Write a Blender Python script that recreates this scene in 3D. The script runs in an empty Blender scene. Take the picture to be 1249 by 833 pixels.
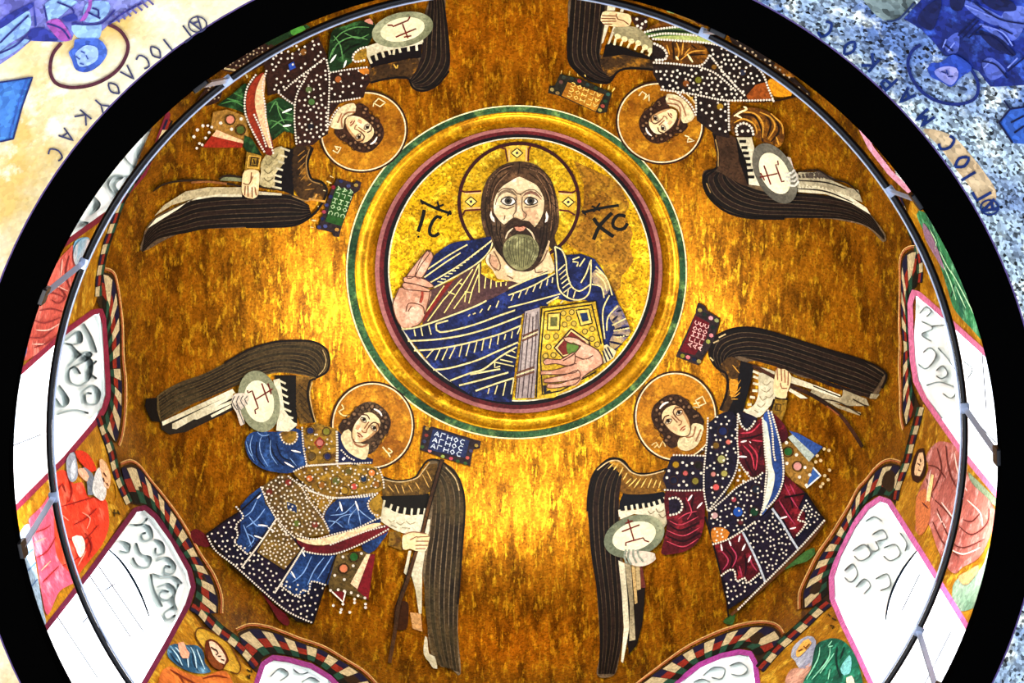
import bpy, math, random
import numpy as np
from mathutils import Vector, Matrix
from mathutils.geometry import delaunay_2d_cdt
random.seed(7)
C = bpy.context.scene.collection

# ---------------------------------------------------------------- camera
F, VX, VY, AX, AY = 2461.86, 653.1726, -80.259, 614.6937, 594.8772
PX, PY, EYE = 624.5, 416.5, 1.6
up = np.array([VX-PX, -(VY-PY), -F]); up /= np.linalg.norm(up)
ex = np.array([1, 0, 0])-up[0]*up; ex /= np.linalg.norm(ex)
R3 = np.array([ex, np.cross(up, ex), up])          # camera space -> world
HR = 2.5/.2545                                      # cornice height above the eye
_d = R3@np.array([AX-PX, -(AY-PY), -F])
CAM = -(_d/_d[2]*HR-np.array([0, 0, HR])); CAM[2] = EYE
cd = bpy.data.cameras.new('camera'); co = bpy.data.objects.new('camera', cd); C.objects.link(co)
cd.sensor_fit = 'HORIZONTAL'; cd.sensor_width = 36; cd.lens = 36*F/1249; cd.clip_start = .05; cd.clip_end = 200
M4 = Matrix([[float(R3[i][j]) for j in range(3)]+[float(CAM[i])] for i in range(3)]+[[0, 0, 0, 1]])
co.matrix_world = M4
bpy.context.scene.camera = co
vs = bpy.context.scene.view_settings
vs.view_transform = 'Standard'; vs.look = 'None'; vs.gamma = 1; vs.exposure = .9

# ---------------------------------------------------------------- light
w = bpy.data.worlds.new('world'); bpy.context.scene.world = w; w.use_nodes = True
w.node_tree.nodes['Background'].inputs[0].default_value = (.78, .86, 1, 1)
w.node_tree.nodes['Background'].inputs[1].default_value = .95
def lamp(name, loc, to, power, size, col=(1, 1, 1)):
    l = bpy.data.lights.new(name, 'AREA'); l.shape = 'DISK'; l.size = size; l.energy = power; l.color = col
    o = bpy.data.objects.new(name, l); C.objects.link(o); o.location = loc
    o.rotation_euler = (Vector(to)-Vector(loc)).to_track_quat('-Z', 'Y').to_euler(); return o

# lamps clipped inside the rail ring, shining up into the dome; daylight falls in through the drum windows
for k in range(8):
    a = math.radians(22.5+45*k)
    lamp('rail_light', (2.38*math.cos(a), 2.38*math.sin(a), 12.15), (1.2*math.cos(a+2.6), 1.2*math.sin(a+2.6), 18), 5, .22, (1, .9, .74))
for a, p in ((12, 74), (-20, 14), (38, 8), (143, 8), (168, 34), (200, 12), (-68, 22), (-90, 68), (-112, 18)):
    a = math.radians(a); lamp('window_daylight', (2.88*math.cos(a), 2.88*math.sin(a), 13.0), (-1.5*math.cos(a), -1.5*math.sin(a), 17.6), p, .7, (.97, .97, .95))
# fill lamps added out of view below, to brighten the painted vaults
lamp('vault_fill', (-3.2, .5, 6), (-4.2, -.6, 10.5), 75, .6, (1, .96, .9)); lamp('vault_fill', (-1.5, -4, 6), (-3.0, -3.2, 10.5), 60, .6, (1, .96, .9))
lamp('vault_fill', (3.2, -2.5, 6), (3.2, -2.6, 10.5), 60, .6, (.86, .92, 1))

# ---------------------------------------------------------------- the room's surfaces
RD, ZS, BD = 3.02, 14.2+EYE, 2.25        # drum radius, springing height, rise of the dome
ZC = HR+EYE                              # cornice height
RI, RO = 2.5, 2.703
def rays(P):
    P = np.asarray(P, float).reshape(-1, 2)
    return np.stack([P[:, 0]-PX, PY-P[:, 1], np.full(len(P), -F)], 1)@R3.T
def hit(P, e=0., surf='dome'):
    """pixels -> points on the dome and drum (e metres proud of it), the vault below, or a level plane"""
    D = rays(P)
    if surf == 'dome':
        a, b = RD-e, BD-e
        A = (D[:, 0]**2+D[:, 1]**2)/a**2+D[:, 2]**2/b**2
        B = 2*((D[:, 0]*CAM[0]+D[:, 1]*CAM[1])/a**2+D[:, 2]*(CAM[2]-ZS)/b**2)
        Cc = (CAM[0]**2+CAM[1]**2)/a**2+(CAM[2]-ZS)**2/b**2-1
        t = (-B+np.sqrt(np.maximum(B*B-4*A*Cc, 0)))/2/A
        z = CAM[2]+D[:, 2]*t
        A = D[:, 0]**2+D[:, 1]**2; B = 2*(D[:, 0]*CAM[0]+D[:, 1]*CAM[1]); Cc = CAM[0]**2+CAM[1]**2-a*a
        t2 = (-B+np.sqrt(np.maximum(B*B-4*A*Cc, 0)))/2/A
        t = np.where((B*B-4*A*0 >= 0) & (z > ZS), t, t2)
        return CAM+D*t[:, None]
    if surf == 'vault':                  # cone under the cornice: r = RV + (ZC-z)/SV
        z0, s = ZC+.03, 1.15; r0 = RO-.02-e*1.3
        k = r0+z0/s                      # r = k - z/s
        k2 = k-CAM[2]/s
        A = D[:, 0]**2+D[:, 1]**2-D[:, 2]**2/s**2
        B = 2*(D[:, 0]*CAM[0]+D[:, 1]*CAM[1]+D[:, 2]*k2/s)
        Cc = CAM[0]**2+CAM[1]**2-k2**2
        q = np.sqrt(B*B-4*A*Cc); ta, tb = (-B-q)/2/A, (-B+q)/2/A
        t = np.where((np.minimum(ta, tb) > 0), np.minimum(ta, tb), np.maximum(ta, tb))
        return CAM+D*t[:, None]
    return CAM+D*((surf-CAM[2])/D[:, 2])[:, None]

# ---------------------------------------------------------------- materials
MATS = {}
def nod(m):
    m.use_nodes = True; nt = m.node_tree; return nt, nt.nodes['Principled BSDF']
def col(c):
    c = [int(c[i:i+2], 16)/255 for i in (0, 2, 4)] if isinstance(c, str) else c
    return tuple((x/12.92 if x <= .04045 else ((x+.055)/1.055)**2.4) for x in c)+(1,)
def mosaic(name, c, var=.35, metal=0., rough=.45, scale=60, c2=None, bump=.25, spec=.12, stretch=None, c3=None, ns=2.2):
    """small glass tesserae: a Voronoi cell each, every cell a little lighter or darker, dark joints"""
    if name in MATS: return MATS[name]
    m = bpy.data.materials.new(name); MATS[name] = m; nt, b = nod(m); N, L = nt.nodes.new, nt.links.new
    tc = N('ShaderNodeTexCoord'); v = N('ShaderNodeTexVoronoi'); v.inputs['Scale'].default_value = scale; L(tc.outputs['Object'], v.inputs['Vector'])
    mr = N('ShaderNodeMapRange'); mr.inputs['To Min'].default_value = 1-var; mr.inputs['To Max'].default_value = 1+var
    sx = N('ShaderNodeSeparateColor'); L(v.outputs['Color'], sx.inputs[0]); L(sx.outputs[0], mr.inputs['Value'])
    base = N('ShaderNodeRGB'); base.outputs[0].default_value = col(c); src = base.outputs[0]
    for k, (cc, sc, lo, hi) in enumerate(((c2, ns, .42, .62), (c3, ns*3.7, .52, .66))):
        if cc is None: continue
        n = N('ShaderNodeTexNoise'); n.inputs['Scale'].default_value = sc; n.inputs['Detail'].default_value = 6; n.inputs['Roughness'].default_value = .65
        if stretch:
            mp = N('ShaderNodeMapping'); mp.inputs['Scale'].default_value = stretch; L(tc.outputs['Object'], mp.inputs[0]); L(mp.outputs[0], n.inputs['Vector'])
        else: L(tc.outputs['Object'], n.inputs['Vector'])
        r = N('ShaderNodeMapRange'); r.inputs['From Min'].default_value = lo; r.inputs['From Max'].default_value = hi; L(n.outputs['Fac'], r.inputs['Value'])
        mx = N('ShaderNodeMix'); mx.data_type = 'RGBA'; L(r.outputs[0], mx.inputs[0]); L(src, mx.inputs[6]); mx.inputs[7].default_value = col(cc); src = mx.outputs[2]
    hs = N('ShaderNodeHueSaturation'); L(src, hs.inputs['Color']); L(mr.outputs[0], hs.inputs['Value']); L(hs.outputs[0], b.inputs['Base Color'])
    b.inputs['Metallic'].default_value = metal; b.inputs['Roughness'].default_value = rough if metal else max(rough, .6); b.inputs['Specular IOR Level'].default_value = spec
    if bump:
        bp = N('ShaderNodeBump'); bp.inputs['Strength'].default_value = bump; bp.inputs['Distance'].default_value = .004
        L(sx.outputs[1], bp.inputs['Height']); L(bp.outputs[0], b.inputs['Normal'])
    return m
def plain(name, c, rough=.5, metal=0., emit=0, spec=.4):
    if name in MATS: return MATS[name]
    m = bpy.data.materials.new(name); MATS[name] = m; nt, b = nod(m)
    b.inputs['Base Color'].default_value = col(c); b.inputs['Roughness'].default_value = rough; b.inputs['Metallic'].default_value = metal
    b.inputs['Specular IOR Level'].default_value = spec
    if emit: b.inputs['Emission Color'].default_value = col(c); b.inputs['Emission Strength'].default_value = emit
    return m
def t(c, var=.3):                        # a plain-coloured mosaic, one material per colour
    return mosaic('mosaic_'+c, c, var)

# ---------------------------------------------------------------- objects
def link(name, verts, faces, m, parent=None, smooth=False):
    me = bpy.data.meshes.new(name); me.from_pydata([tuple(map(float, v)) for v in verts], [], [tuple(map(int, f)) for f in faces]); me.materials.append(m)
    if smooth: me.polygons.foreach_set('use_smooth', [True]*len(me.polygons))
    o = bpy.data.objects.new(name, me); C.objects.link(o)
    if parent: o.parent = parent; o.matrix_parent_inverse = parent.matrix_world.inverted()
    return o
def tag(o, label=None, cat=None, group=None, kind=None):
    for k, v in (('label', label), ('category', cat), ('group', group), ('kind', kind)):
        if v: o[k] = v
    return o
def thing(name, label, cat, group=None, px=None, surf='dome', kind=None):
    o = bpy.data.objects.new(name, None); C.objects.link(o); o.empty_display_size = .1
    if px is not None:
        o.location = hit([px], 0, surf)[0]; o.matrix_world = Matrix.Translation(o.location)
    return tag(o, label, cat, group, kind)
VW = [0, 0, 1.]
def V(x, y, s): VW[:] = [x, y, s]
def P(s):
    """'x,y x,y' in the current close-up view -> photograph frame"""
    if not isinstance(s, str): return np.asarray(s, float)
    a = np.array([[float(k) for k in q.split(',')] for q in s.split()])
    return a/VW[2]+np.array(VW[:2])
def catmull(p, closed, step=5.):
    n = len(p); out = []
    for i in range(n if closed else n-1):
        if closed: a, b, c, d = p[i-1], p[i], p[(i+1) % n], p[(i+2) % n]
        else: a, b, c, d = p[max(i-1, 0)], p[i], p[i+1], p[min(i+2, n-1)]
        k = max(1, int(np.linalg.norm(c-b)/step+.5))
        for j in range(k):
            u = j/k
            out.append(.5*((2*b)+(c-a)*u+(2*a-5*b+4*c-d)*u*u+(3*b-a-3*c+d)*u**3))
    if not closed: out.append(p[-1])
    return np.array(out)
def linear(p, closed, step=5.):
    n = len(p); out = []
    for i in range(n if closed else n-1):
        b, c = p[i], p[(i+1) % n]; k = max(1, int(np.linalg.norm(c-b)/step+.5))
        out += [b+(c-b)*j/k for j in range(k)]
    if not closed: out.append(p[-1])
    return np.array(out)
def inside(q, poly):
    x, y = q[:, 0], q[:, 1]; r = np.zeros(len(q), bool); n = len(poly)
    for i in range(n):
        a, b = poly[i-1], poly[i]
        c = ((a[1] > y) != (b[1] > y)); dy = (b[1]-a[1]) or 1e-9
        r ^= c & (x < (b[0]-a[0])*(y-a[1])/dy+a[0])
    return r
DZ = .003
def fill(name, m, pts, parent, z=1, smooth=True, surf='dome', grid=None, label=None, kind=None):
    """one flat patch of mosaic, cut to an outline, lying on the curved surface and z layers proud of it"""
    if isinstance(m, str): m = t(m)
    p = P(pts); p = catmull(p, True) if smooth else linear(p, True)
    keep = [i for i in range(len(p)) if np.linalg.norm(p[i]-p[i-1]) > .15]; p = p[keep]
    far = np.hypot(*(p-np.array([618, 364])).T).max()
    g = grid or (9 if far < 330 else 6 if far < 430 else 4)
    lo, hi = p.min(0), p.max(0)
    xs = np.arange(lo[0]+g/2, hi[0], g); ys = np.arange(lo[1]+g/2, hi[1], g)
    n = len(p); q = p
    if len(xs) and len(ys):
        gx = np.array([[x, y] for x in xs for y in ys]); gx = gx[inside(gx, p)]
        if len(gx):
            dd = np.min(np.hypot(gx[:, None, 0]-p[None, :, 0], gx[:, None, 1]-p[None, :, 1]), 1); gx = gx[dd > g*.35]
            q = np.vstack([p, gx]) if len(gx) else p
    vs_, es, fs, _, _, _ = delaunay_2d_cdt([Vector(v) for v in q], [(i, (i+1) % n) for i in range(n)], [], 0, 1e-5)
    vv = np.array([[v.x, v.y] for v in vs_]); fs = np.array([f[:3] for f in fs]); cen = vv[fs].mean(1); fs = fs[inside(cen, p)]
    top = hit(vv, z*DZ, surf); N = len(vv)
    cnt = {}
    for f in fs:
        for i in range(3):
            e = (f[i], f[(i+1) % 3]); cnt[(min(e), max(e))] = cnt.get((min(e), max(e)), 0)+1; 
    bd = [e for e, k in cnt.items() if k == 1]; bot = hit(vv, -.004, surf)
    ids = {}; V2 = list(top); F2 = [tuple(f) for f in fs]
    for a, b in bd:
        for k in (a, b):
            if k not in ids: ids[k] = len(V2); V2.append(bot[k])
        F2.append((a, b, ids[b], ids[a]))
    o = link(name, V2, F2, m, parent); 
    if label: o['label'] = label
    if kind: o['kind'] = kind
    return o
def strokes(name, m, lines, wd, parent, z=3, smooth=True, surf='dome', closed=False, kind=None, label=None, taper=False):
    """thin lines of tesserae: each a narrow raised strip following the surface"""
    if isinstance(m, str): m = t(m)
    if isinstance(lines, str): lines = lines.split('|')
    V2, F2 = [], []
    for ln in lines:
        p = P(ln.strip() if isinstance(ln, str) else ln)
        p = catmull(p, closed, 3.5) if smooth and len(p) > 2 else linear(p, closed, 3.5)
        n = len(p)
        if n < 2: continue
        d = (np.roll(p, -1, 0)-np.roll(p, 1, 0)) if closed else np.gradient(p, axis=0)
        d /= np.maximum(np.hypot(*d.T), 1e-6)[:, None]; nn = np.stack([-d[:, 1], d[:, 0]], 1)*wd/2
        if taper: nn *= (np.sin(np.linspace(.25, math.pi-.25, n))**.6)[:, None]
        a, b = hit(p-nn, z*DZ, surf), hit(p+nn, z*DZ, surf); c, e = hit(p-nn, -.002, surf), hit(p+nn, -.002, surf)
        k = len(V2); V2 += list(a)+list(b)+list(c)+list(e)
        for i in range(n if closed else n-1):
            j = (i+1) % n
            F2 += [(k+i, k+j, k+n+j, k+n+i), (k+2*n+i, k+2*n+j, k+j, k+i), (k+n+i, k+n+j, k+3*n+j, k+3*n+i)]
        if not closed: F2 += [(k, k+n, k+3*n, k+2*n), (k+n-1, k+2*n-1, k+4*n-1, k+3*n-1)]
    o = link(name, V2, F2, m, parent)
    if kind or len(lines) > 1: o['kind'] = kind or 'stuff'
    if label: o['label'] = label
    return o
def strip(name, m, a, b, parent, z=3, surf='dome', side=True):
    """a raised strip between two polylines of equal length"""
    if isinstance(m, str): m = t(m)
    n = len(a); V2 = list(hit(a, z*DZ, surf))+list(hit(b, z*DZ, surf))+list(hit(a, -.002, surf))+list(hit(b, -.002, surf)); F2 = []
    for i in range(n-1): F2 += [(i, i+1, n+i+1, n+i), (2*n+i, 2*n+i+1, i+1, i), (n+i, n+i+1, 3*n+i+1, 3*n+i)]
    F2 += [(0, n, 3*n, 2*n), (n-1, 2*n-1, 4*n-1, 3*n-1)]
    return link(name, V2, F2, m, parent)
def even(p, n, smooth=True):
    p = P(p); p = catmull(p, False, 1.5) if smooth and len(p) > 2 else linear(p, False, 1.5)
    d = np.r_[0, np.cumsum(np.hypot(*np.diff(p, axis=0).T))]; k = np.linspace(0, d[-1], n)
    return np.stack([np.interp(k, d, p[:, 0]), np.interp(k, d, p[:, 1])], 1)
def feathers(parent, m, A, B, n, z=3, gap=.28, steps=26, ends=None, name='feather'):
    """n long feathers side by side between two edge lines"""
    a, b = even(A, steps), even(B, steps); out = []
    for k in range(n):
        s0, s1 = k/n, (k+1-gap)/n; c = steps if ends is None else max(4, int(steps*ends[k % len(ends)]))
        out.append(strip(name, m if isinstance(m, (str, bpy.types.Material)) else m[k % len(m)], (a*(1-s0)+b*s0)[:c], (a*(1-s1)+b*s1)[:c], parent, z))
    return out
def teeth(name, m, base, n, h, parent, z, wd=.5):
    """a row of round-ended prongs along a line, one part"""
    p = even(base, n*2+1); V_ = []
    d = np.gradient(p, axis=0); d /= np.hypot(*d.T)[:, None]; nn = np.stack([-d[:, 1], d[:, 0]], 1)
    return [[p[i], p[i]+nn[i]*h*.6, p[i]+nn[i]*h] for i in range(1, n*2, 2)]
def dots(name, m, pts, r, parent, z=4, surf='dome', kind='stuff', sides=6):
    """pearls and gems: low six-sided studs"""
    if isinstance(m, str): m = t(m, .12)
    p = P(pts); V2, F2 = [], []
    for q in p:
        k = len(V2); a0 = random.random()
        ring = np.array([[q[0]+r*math.cos(a0+i*2*math.pi/sides), q[1]+r*math.sin(a0+i*2*math.pi/sides)] for i in range(sides)])
        V2 += list(hit(ring, z*DZ, surf))+list(hit(ring, 0, surf))+list(hit([q], z*DZ+.004, surf))
        for i in range(sides):
            j = (i+1) % sides; F2 += [(k+i, k+j, k+2*sides), (k+i, k+j, k+sides+j, k+sides+i)]
    o = link(name, V2, F2, m, parent)
    if kind: o['kind'] = kind
    return o
def along(lines, gap=3.4, smooth=True):
    """evenly spaced points along polylines"""
    out = []
    for ln in (lines.split('|') if isinstance(lines, str) else lines):
        p = P(ln.strip() if isinstance(ln, str) else ln); p = catmull(p, False, 1.) if smooth and len(p) > 2 else linear(p, False, 1.)
        d = np.r_[0, np.cumsum(np.hypot(*np.diff(p, axis=0).T))]; k = np.arange(0, d[-1]+.01, gap)
        out.append(np.stack([np.interp(k, d, p[:, 0]), np.interp(k, d, p[:, 1])], 1))
    return np.vstack(out)
def scatter(pts, n, dmin=4., edge=2.5):
    """random points inside an outline, kept apart"""
    p = P(pts); lo, hi = p.min(0), p.max(0); out = []
    tries = np.array([[random.uniform(lo[0], hi[0]), random.uniform(lo[1], hi[1])] for _ in range(n*30)])
    for q in tries[inside(tries, p)]:
        if all((q[0]-o[0])**2+(q[1]-o[1])**2 > dmin*dmin for o in out): out.append(q)
        if len(out) >= n: break
    return np.array(out)
def ellipse(c, a, b, rot=0, n=36, a0=0, a1=360):
    k = np.radians(np.linspace(a0, a1, n, endpoint=(a1-a0) < 360)); r = math.radians(rot)
    x, y = a*np.cos(k), b*np.sin(k)
    return np.stack([c[0]+x*math.cos(r)-y*math.sin(r), c[1]+x*math.sin(r)+y*math.cos(r)], 1)

# ---------------------------------------------------------------- shared materials
GOLD = mosaic('dome_gold', 'a0660f', .38, metal=.74, rough=.3, scale=70, c2='5e3806', c3='c89a1c', bump=.8, stretch=(4.2, 1.1, 1.0))
GROUND = mosaic('medallion_gold', 'bc900c', .6, metal=.6, rough=.34, scale=70, c2='94680a', c3='ecc82c', bump=.9)
BAND = mosaic('band_gold', 'b88410', .3, metal=.7, rough=.26, scale=70, c2='8a5a0a', c3='dcae20', bump=.6)
OLDGOLD = mosaic('tarnished_gold', '8c6016', .5, metal=.4, rough=.42, scale=62, c2='6c440c', c3='a8801c', bump=.6)
LOWGOLD = mosaic('drum_gold', 'c48a1c', .3, metal=.4, rough=.45, scale=60, c2='8f5a0c', c3='e6bc3c', bump=.5)
STUCCO = plain('white_stucco', 'f4faf9', .8)
PANE = plain('lit_pane', 'f4f8ff', .4, emit=1.2)
BLACKS = plain('shade_black_moulding', '020202', .9, spec=0)  # cornice: the darkness of its unlit underside is put into the colour
IRON = plain('black_iron', '0b0b10', .35, metal=.3)
CHROME = plain('pale_metal', 'b8c4dc', .3, metal=.6)

# ---------------------------------------------------------------- drum and dome
def rz(z): return RD if z <= ZS else RD*math.sqrt(max(0, 1-((z-ZS)/BD)**2))
def grid_surface(name, z0, z1, nz, nt, m, ts=(0, 2*math.pi), arc=False):
    V2, F2 = [], []
    for j in range(nz+1):
        if arc:                                  # even steps of arc up to the crown
            a0 = math.asin((z0-ZS)/BD); a = a0+(math.pi/2-a0)*j/nz; z, r = ZS+BD*math.sin(a), RD*math.cos(a)
        else: z = z0+(z1-z0)*j/nz; r = rz(z)
        for i in range(nt):
            th = 2*math.pi*i/nt; V2.append((r*math.cos(th), r*math.sin(th), z))
    for j in range(nz):
        for i in range(nt):
            k = (i+1) % nt; F2.append((j*nt+i, j*nt+k, (j+1)*nt+k, (j+1)*nt+i))
    return link(name, V2, F2, m, smooth=True)
ZT = ZS+.45
dome = tag(grid_surface('ceiling', ZT, 0, 110, 400, GOLD, arc=True), 'gilded mosaic dome vault', kind='structure')

WIN = [
 [(205,140),(192,175),(175,212),(137,256),(77,299),(30,330),(50,240),(120,150),(170,100)],
 [(17,461),(82,403),(113,381),(123,379),(128,395),(130,431),(132.5,482),(127,499),(118,514),(79,560),(14,625),(-20,650),(-20,495)],
 [(53,770),(110,697),(165,622),(177,619),(190,630),(211,659),(231,695),(236,716),(229,738),(203,786),(176,833),(150,875),(40,850),(25,805)],
 [(310,850),(314,830),(321,810),(333,802),(350,804),(379,812),(402,826),(420,845),(410,880),(320,880)],
 [(815,838),(827,831),(853,811),(879,800),(902,795),(915,797),(921,809),(924,833),(926,870),(840,880)],
 [(1062,833),(1046,798),(1028,761),(1015,730),(1014,704),(1022,678),(1041,640),(1058,618),(1073,608),(1084,612),(1121,670),(1178,762),(1205,806),(1190,860),(1085,875)],
 [(1203,432),(1160,393),(1121,359),(1114,356),(1110,371),(1111,404),(1113,440),(1117,465),(1128,487),(1172,550),(1217,605),(1242,636),(1245,470)],
 [(1046,148),(1062,180),(1085,210),(1108,232),(1135,250),(1120,190),(1075,140)]]
def drum():
    """the drum wall is one skin with the window openings really cut out of it"""
    loops = []
    for wpx in WIN:
        p = catmull(np.array(wpx, float), True, 6) if 0 else linear(np.array(wpx, float), True, 8)
        h = hit(p); loops.append(h)
    z0 = ZC-.05; pts, edges = [], []
    T0 = -math.pi/2
    def par(h): 
        th = (np.arctan2(h[:, 1], h[:, 0])-T0) % (2*math.pi); return np.stack([th*RD, h[:, 2]], 1)
    Wd = 2*math.pi*RD; ps = [par(h) for h in loops]
    nx, nz = 300, 60
    bd = [(Wd*i/nx, z0) for i in range(nx+1)]+[(Wd, z0+(ZT-z0)*j/nz) for j in range(1, nz+1)]+[(Wd*i/nx, ZT) for i in range(nx-1, -1, -1)]+[(0, z0+(ZT-z0)*j/nz) for j in range(nz-1, 0, -1)]
    pts += bd; n = len(bd); edges += [(i, (i+1) % n) for i in range(n)]
    for q in ps:
        k = len(pts); pts += [tuple(v) for v in q]; edges += [(k+i, k+(i+1) % len(q)) for i in range(len(q))]
    g = np.array([(Wd*i/nx, z0+(ZT-z0)*j/nz) for i in range(1, nx) for j in range(1, nz)])
    al = np.vstack(ps); ok = np.ones(len(g), bool)
    for q in ps: 
        ok &= ~inside(g, q)
        lo, hi = q.min(0)-.1, q.max(0)+.1; s = np.where(ok & (g > lo).all(1) & (g < hi).all(1))[0]
        if len(s):
            d = np.min(np.hypot(g[s][:, None, 0]-q[None, :, 0], g[s][:, None, 1]-q[None, :, 1]), 1); ok[s[d < .025]] = False
    pts += [tuple(v) for v in g[ok]]
    vs_, _, fs, _, _, _ = delaunay_2d_cdt([Vector(v) for v in pts], edges, [], 0, 1e-6)
    v2 = np.array([[v.x, v.y] for v in vs_]); fs = np.array([f[:3] for f in fs]); cen = v2[fs].mean(1); ok = np.ones(len(fs), bool)
    for q in ps: ok &= ~inside(cen, q)
    tri = v2[fs]; ok &= (tri.max(1)-tri.min(1)).max(1) < .5      # drop slivers along the straight edges
    fs = fs[ok]; r = np.array([rz(z) for z in v2[:, 1]]); th = v2[:, 0]/RD+T0
    return tag(link('wall_drum', np.stack([r*np.cos(th), r*np.sin(th), v2[:, 1]], 1), fs, GOLD, smooth=True), kind='structure')
wall = drum()

def norm_out(h):
    n = np.stack([h[:, 0]/RD**2, h[:, 1]/RD**2, np.where(h[:, 2] > ZS, (h[:, 2]-ZS)/BD**2, 0)], 1)
    return n/np.linalg.norm(n, axis=1)[:, None]
PUSH = .05; WZ = -PUSH/DZ
# frames: each window > border strip, reveal, pane (> bar), stucco_panel (> scroll)
WDATA = [
 dict(border='6b1c2c', stucco=[(205,145),(190,175),(172,212),(137,254),(80,296),(70,260),(150,150),(190,110)], scroll='200,150 185,172 172,178 168,192 178,196|160,165 150,185 158,200 168,205|175,205 160,215 140,214 132,226 142,238 154,230|150,240 140,226 150,216|120,215 112,235 122,250 110,262|100,250 96,268 108,272|190,160 175,160 165,170'),
 dict(border='7c2238', stucco=[(75,410),(113,384),(122,384),(126,431),(128,482),(124,497),(110,512),(62,512),(66,450)], scroll='80,415 96,404 100,416 88,420 76,418|84,445 102,430 112,432 104,440 88,448|86,420 98,432 112,440 110,460 98,470 86,466 84,452 92,448 98,456|72,470 84,488 76,496 68,486|100,478 112,470 122,478 118,492 106,492 104,480 112,480|70,505 90,500 108,504|102,395 112,412 118,430|118,440 108,452 118,462'),
 dict(border='5c1a34', stucco=[(133,668),(166,626),(177,622),(190,634),(210,662),(229,696),(233,716),(226,738),(205,768),(190,740),(160,690)], scroll='168,640 182,642 186,655 176,660 172,652 178,650|166,662 172,676 184,680 180,692 168,690 162,680|188,658 198,662 200,674 190,676 190,668|190,684 204,680 214,690 210,700 200,698 202,690 208,692|186,700 200,704 214,704 222,712|192,716 206,712 214,722 204,732 194,728 198,720 206,722|212,740 200,748 204,756 214,750|158,640 172,640 180,632|184,700 188,720 198,740|218,712 212,730 216,744|146,660 158,664 156,674 146,672'),
 dict(border='8a3878', stucco=[(318,833),(324,812),(334,806),(350,808),(379,816),(400,829),(405,850),(320,850)], scroll='330,825 342,815 352,822 342,830|358,816 366,822 376,820|368,832 380,826 390,832'),
 dict(border='9a3c8a', stucco=[(832,833),(855,814),(879,803),(902,799),(913,801),(918,812),(920,833),(920,850),(835,850)], scroll='858,824 870,814 884,816 880,828 868,826|890,812 902,808 912,816 904,824 892,822|846,832 856,828 866,832'),
 dict(border='c0649c', stucco=[(1019,728),(1018,704),(1026,680),(1044,644),(1060,622),(1073,612),(1082,616),(1118,671),(1096,700),(1084,730),(1079,756),(1050,745)], scroll='1040,672 1054,664 1062,676 1050,684 1042,678|1064,652 1076,646 1082,656 1070,660|1078,668 1092,664 1098,676 1086,684 1078,678|1030,696 1040,688 1046,700 1038,710 1030,704|1058,664 1064,672 1072,670 1068,660|1044,716 1054,706 1062,714 1054,724|1068,706 1082,700 1086,714 1074,720|1056,636 1066,630 1076,636|1098,650 1106,662 1104,672'),
 dict(border='c86c90', stucco=[(1116,362),(1114,372),(1115,404),(1117,440),(1121,463),(1130,484),(1150,510),(1168,500),(1160,440),(1150,390),(1121,363)], scroll='1122,382 1130,374 1136,380 1130,386|1124,392 1138,400 1124,408 1136,416|1136,398 1156,396|1126,430 1134,424 1142,432 1136,444 1128,450 1120,444|1144,424 1158,440 1170,460|1142,452 1150,446 1156,456 1148,462 1142,458|1130,470 1146,466 1164,472|1150,480 1160,486 1166,480|1174,440 1186,450 1180,462'),
 dict(border='d090a8', stucco=[(1050,150),(1066,182),(1088,210),(1100,224),(1112,214),(1075,150)], scroll='1070,180 1080,190 1090,196')]
def ribbon3(h0, h1, closed=True):
    n = len(h0); return list(h0)+list(h1), [(i, (i+1) % n, n+(i+1) % n, n+i) for i in range(n if closed else n-1)]
for i, (wpx, wd) in enumerate(zip(WIN, WDATA)):
    p = linear(np.array(wpx, float), True, 8); h = hit(p); no = norm_out(h)
    wn = tag(bpy.data.objects.new('window_%d' % (i+1), None), kind='structure'); C.objects.link(wn)
    wn.location = h.mean(0); wn.matrix_world = Matrix.Translation(wn.location)
    v, f = ribbon3(h-no*.006, h+no*PUSH); link('reveal', v, f, STUCCO, wn)
    # border strip round the opening
    strokes('painted_border', mosaic('window_border_'+wd['border'], wd['border'], .25, scale=45), [p], 6.5, wn, z=3, smooth=False, closed=True)
    # pane: the outline pushed back, triangulated
    q = p; n = len(q); g = 12
    lo, hi = q.min(0), q.max(0); gx = np.array([[x, y] for x in np.arange(lo[0]+5, hi[0], g) for y in np.arange(lo[1]+5, hi[1], g)]); gx = gx[inside(gx, q)]
    vs_, _, fs, _, _, _ = delaunay_2d_cdt([Vector(a) for a in np.vstack([q, gx])], [(a, (a+1) % n) for a in range(n)], [], 0, 1e-5)
    vv = np.array([[a.x, a.y] for a in vs_]); fs = np.array([a[:3] for a in fs]); fs = fs[inside(vv[fs].mean(1), q)]
    hh = hit(vv); pane = link('pane', hh+norm_out(hh)*PUSH, fs, PANE, wn)
    st = fill('stucco_panel', STUCCO, wd['stucco'], wn, z=WZ+2.5, smooth=False)
    strokes('scroll', plain('scroll_stucco', 'dce8e8', .8), wd['scroll'], 2.4 if i < 3 else 1.4, st, z=WZ+5)
V(0, 0, 1)
BARS = {1: '22,500 22,530|40,455 40,520|62,480 66,512|12,545 50,530', 2: '92,720 135,790|108,700 160,778|120,690 175,770|70,752 120,828|100,760 112,748|128,720 140,712', 5: '1160,770 1110,870|1122,700 1100,745', 6: '1198,432 1203,500|1172,495 1215,540'}
for k, s in BARS.items():
    wn = bpy.data.objects['window_%d' % (k+1)]
    for ln in s.split('|'):
        strokes('lead_line', plain('lead', '7f8fa8', .6), ln, 1.3, wn, z=WZ+4)
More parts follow.
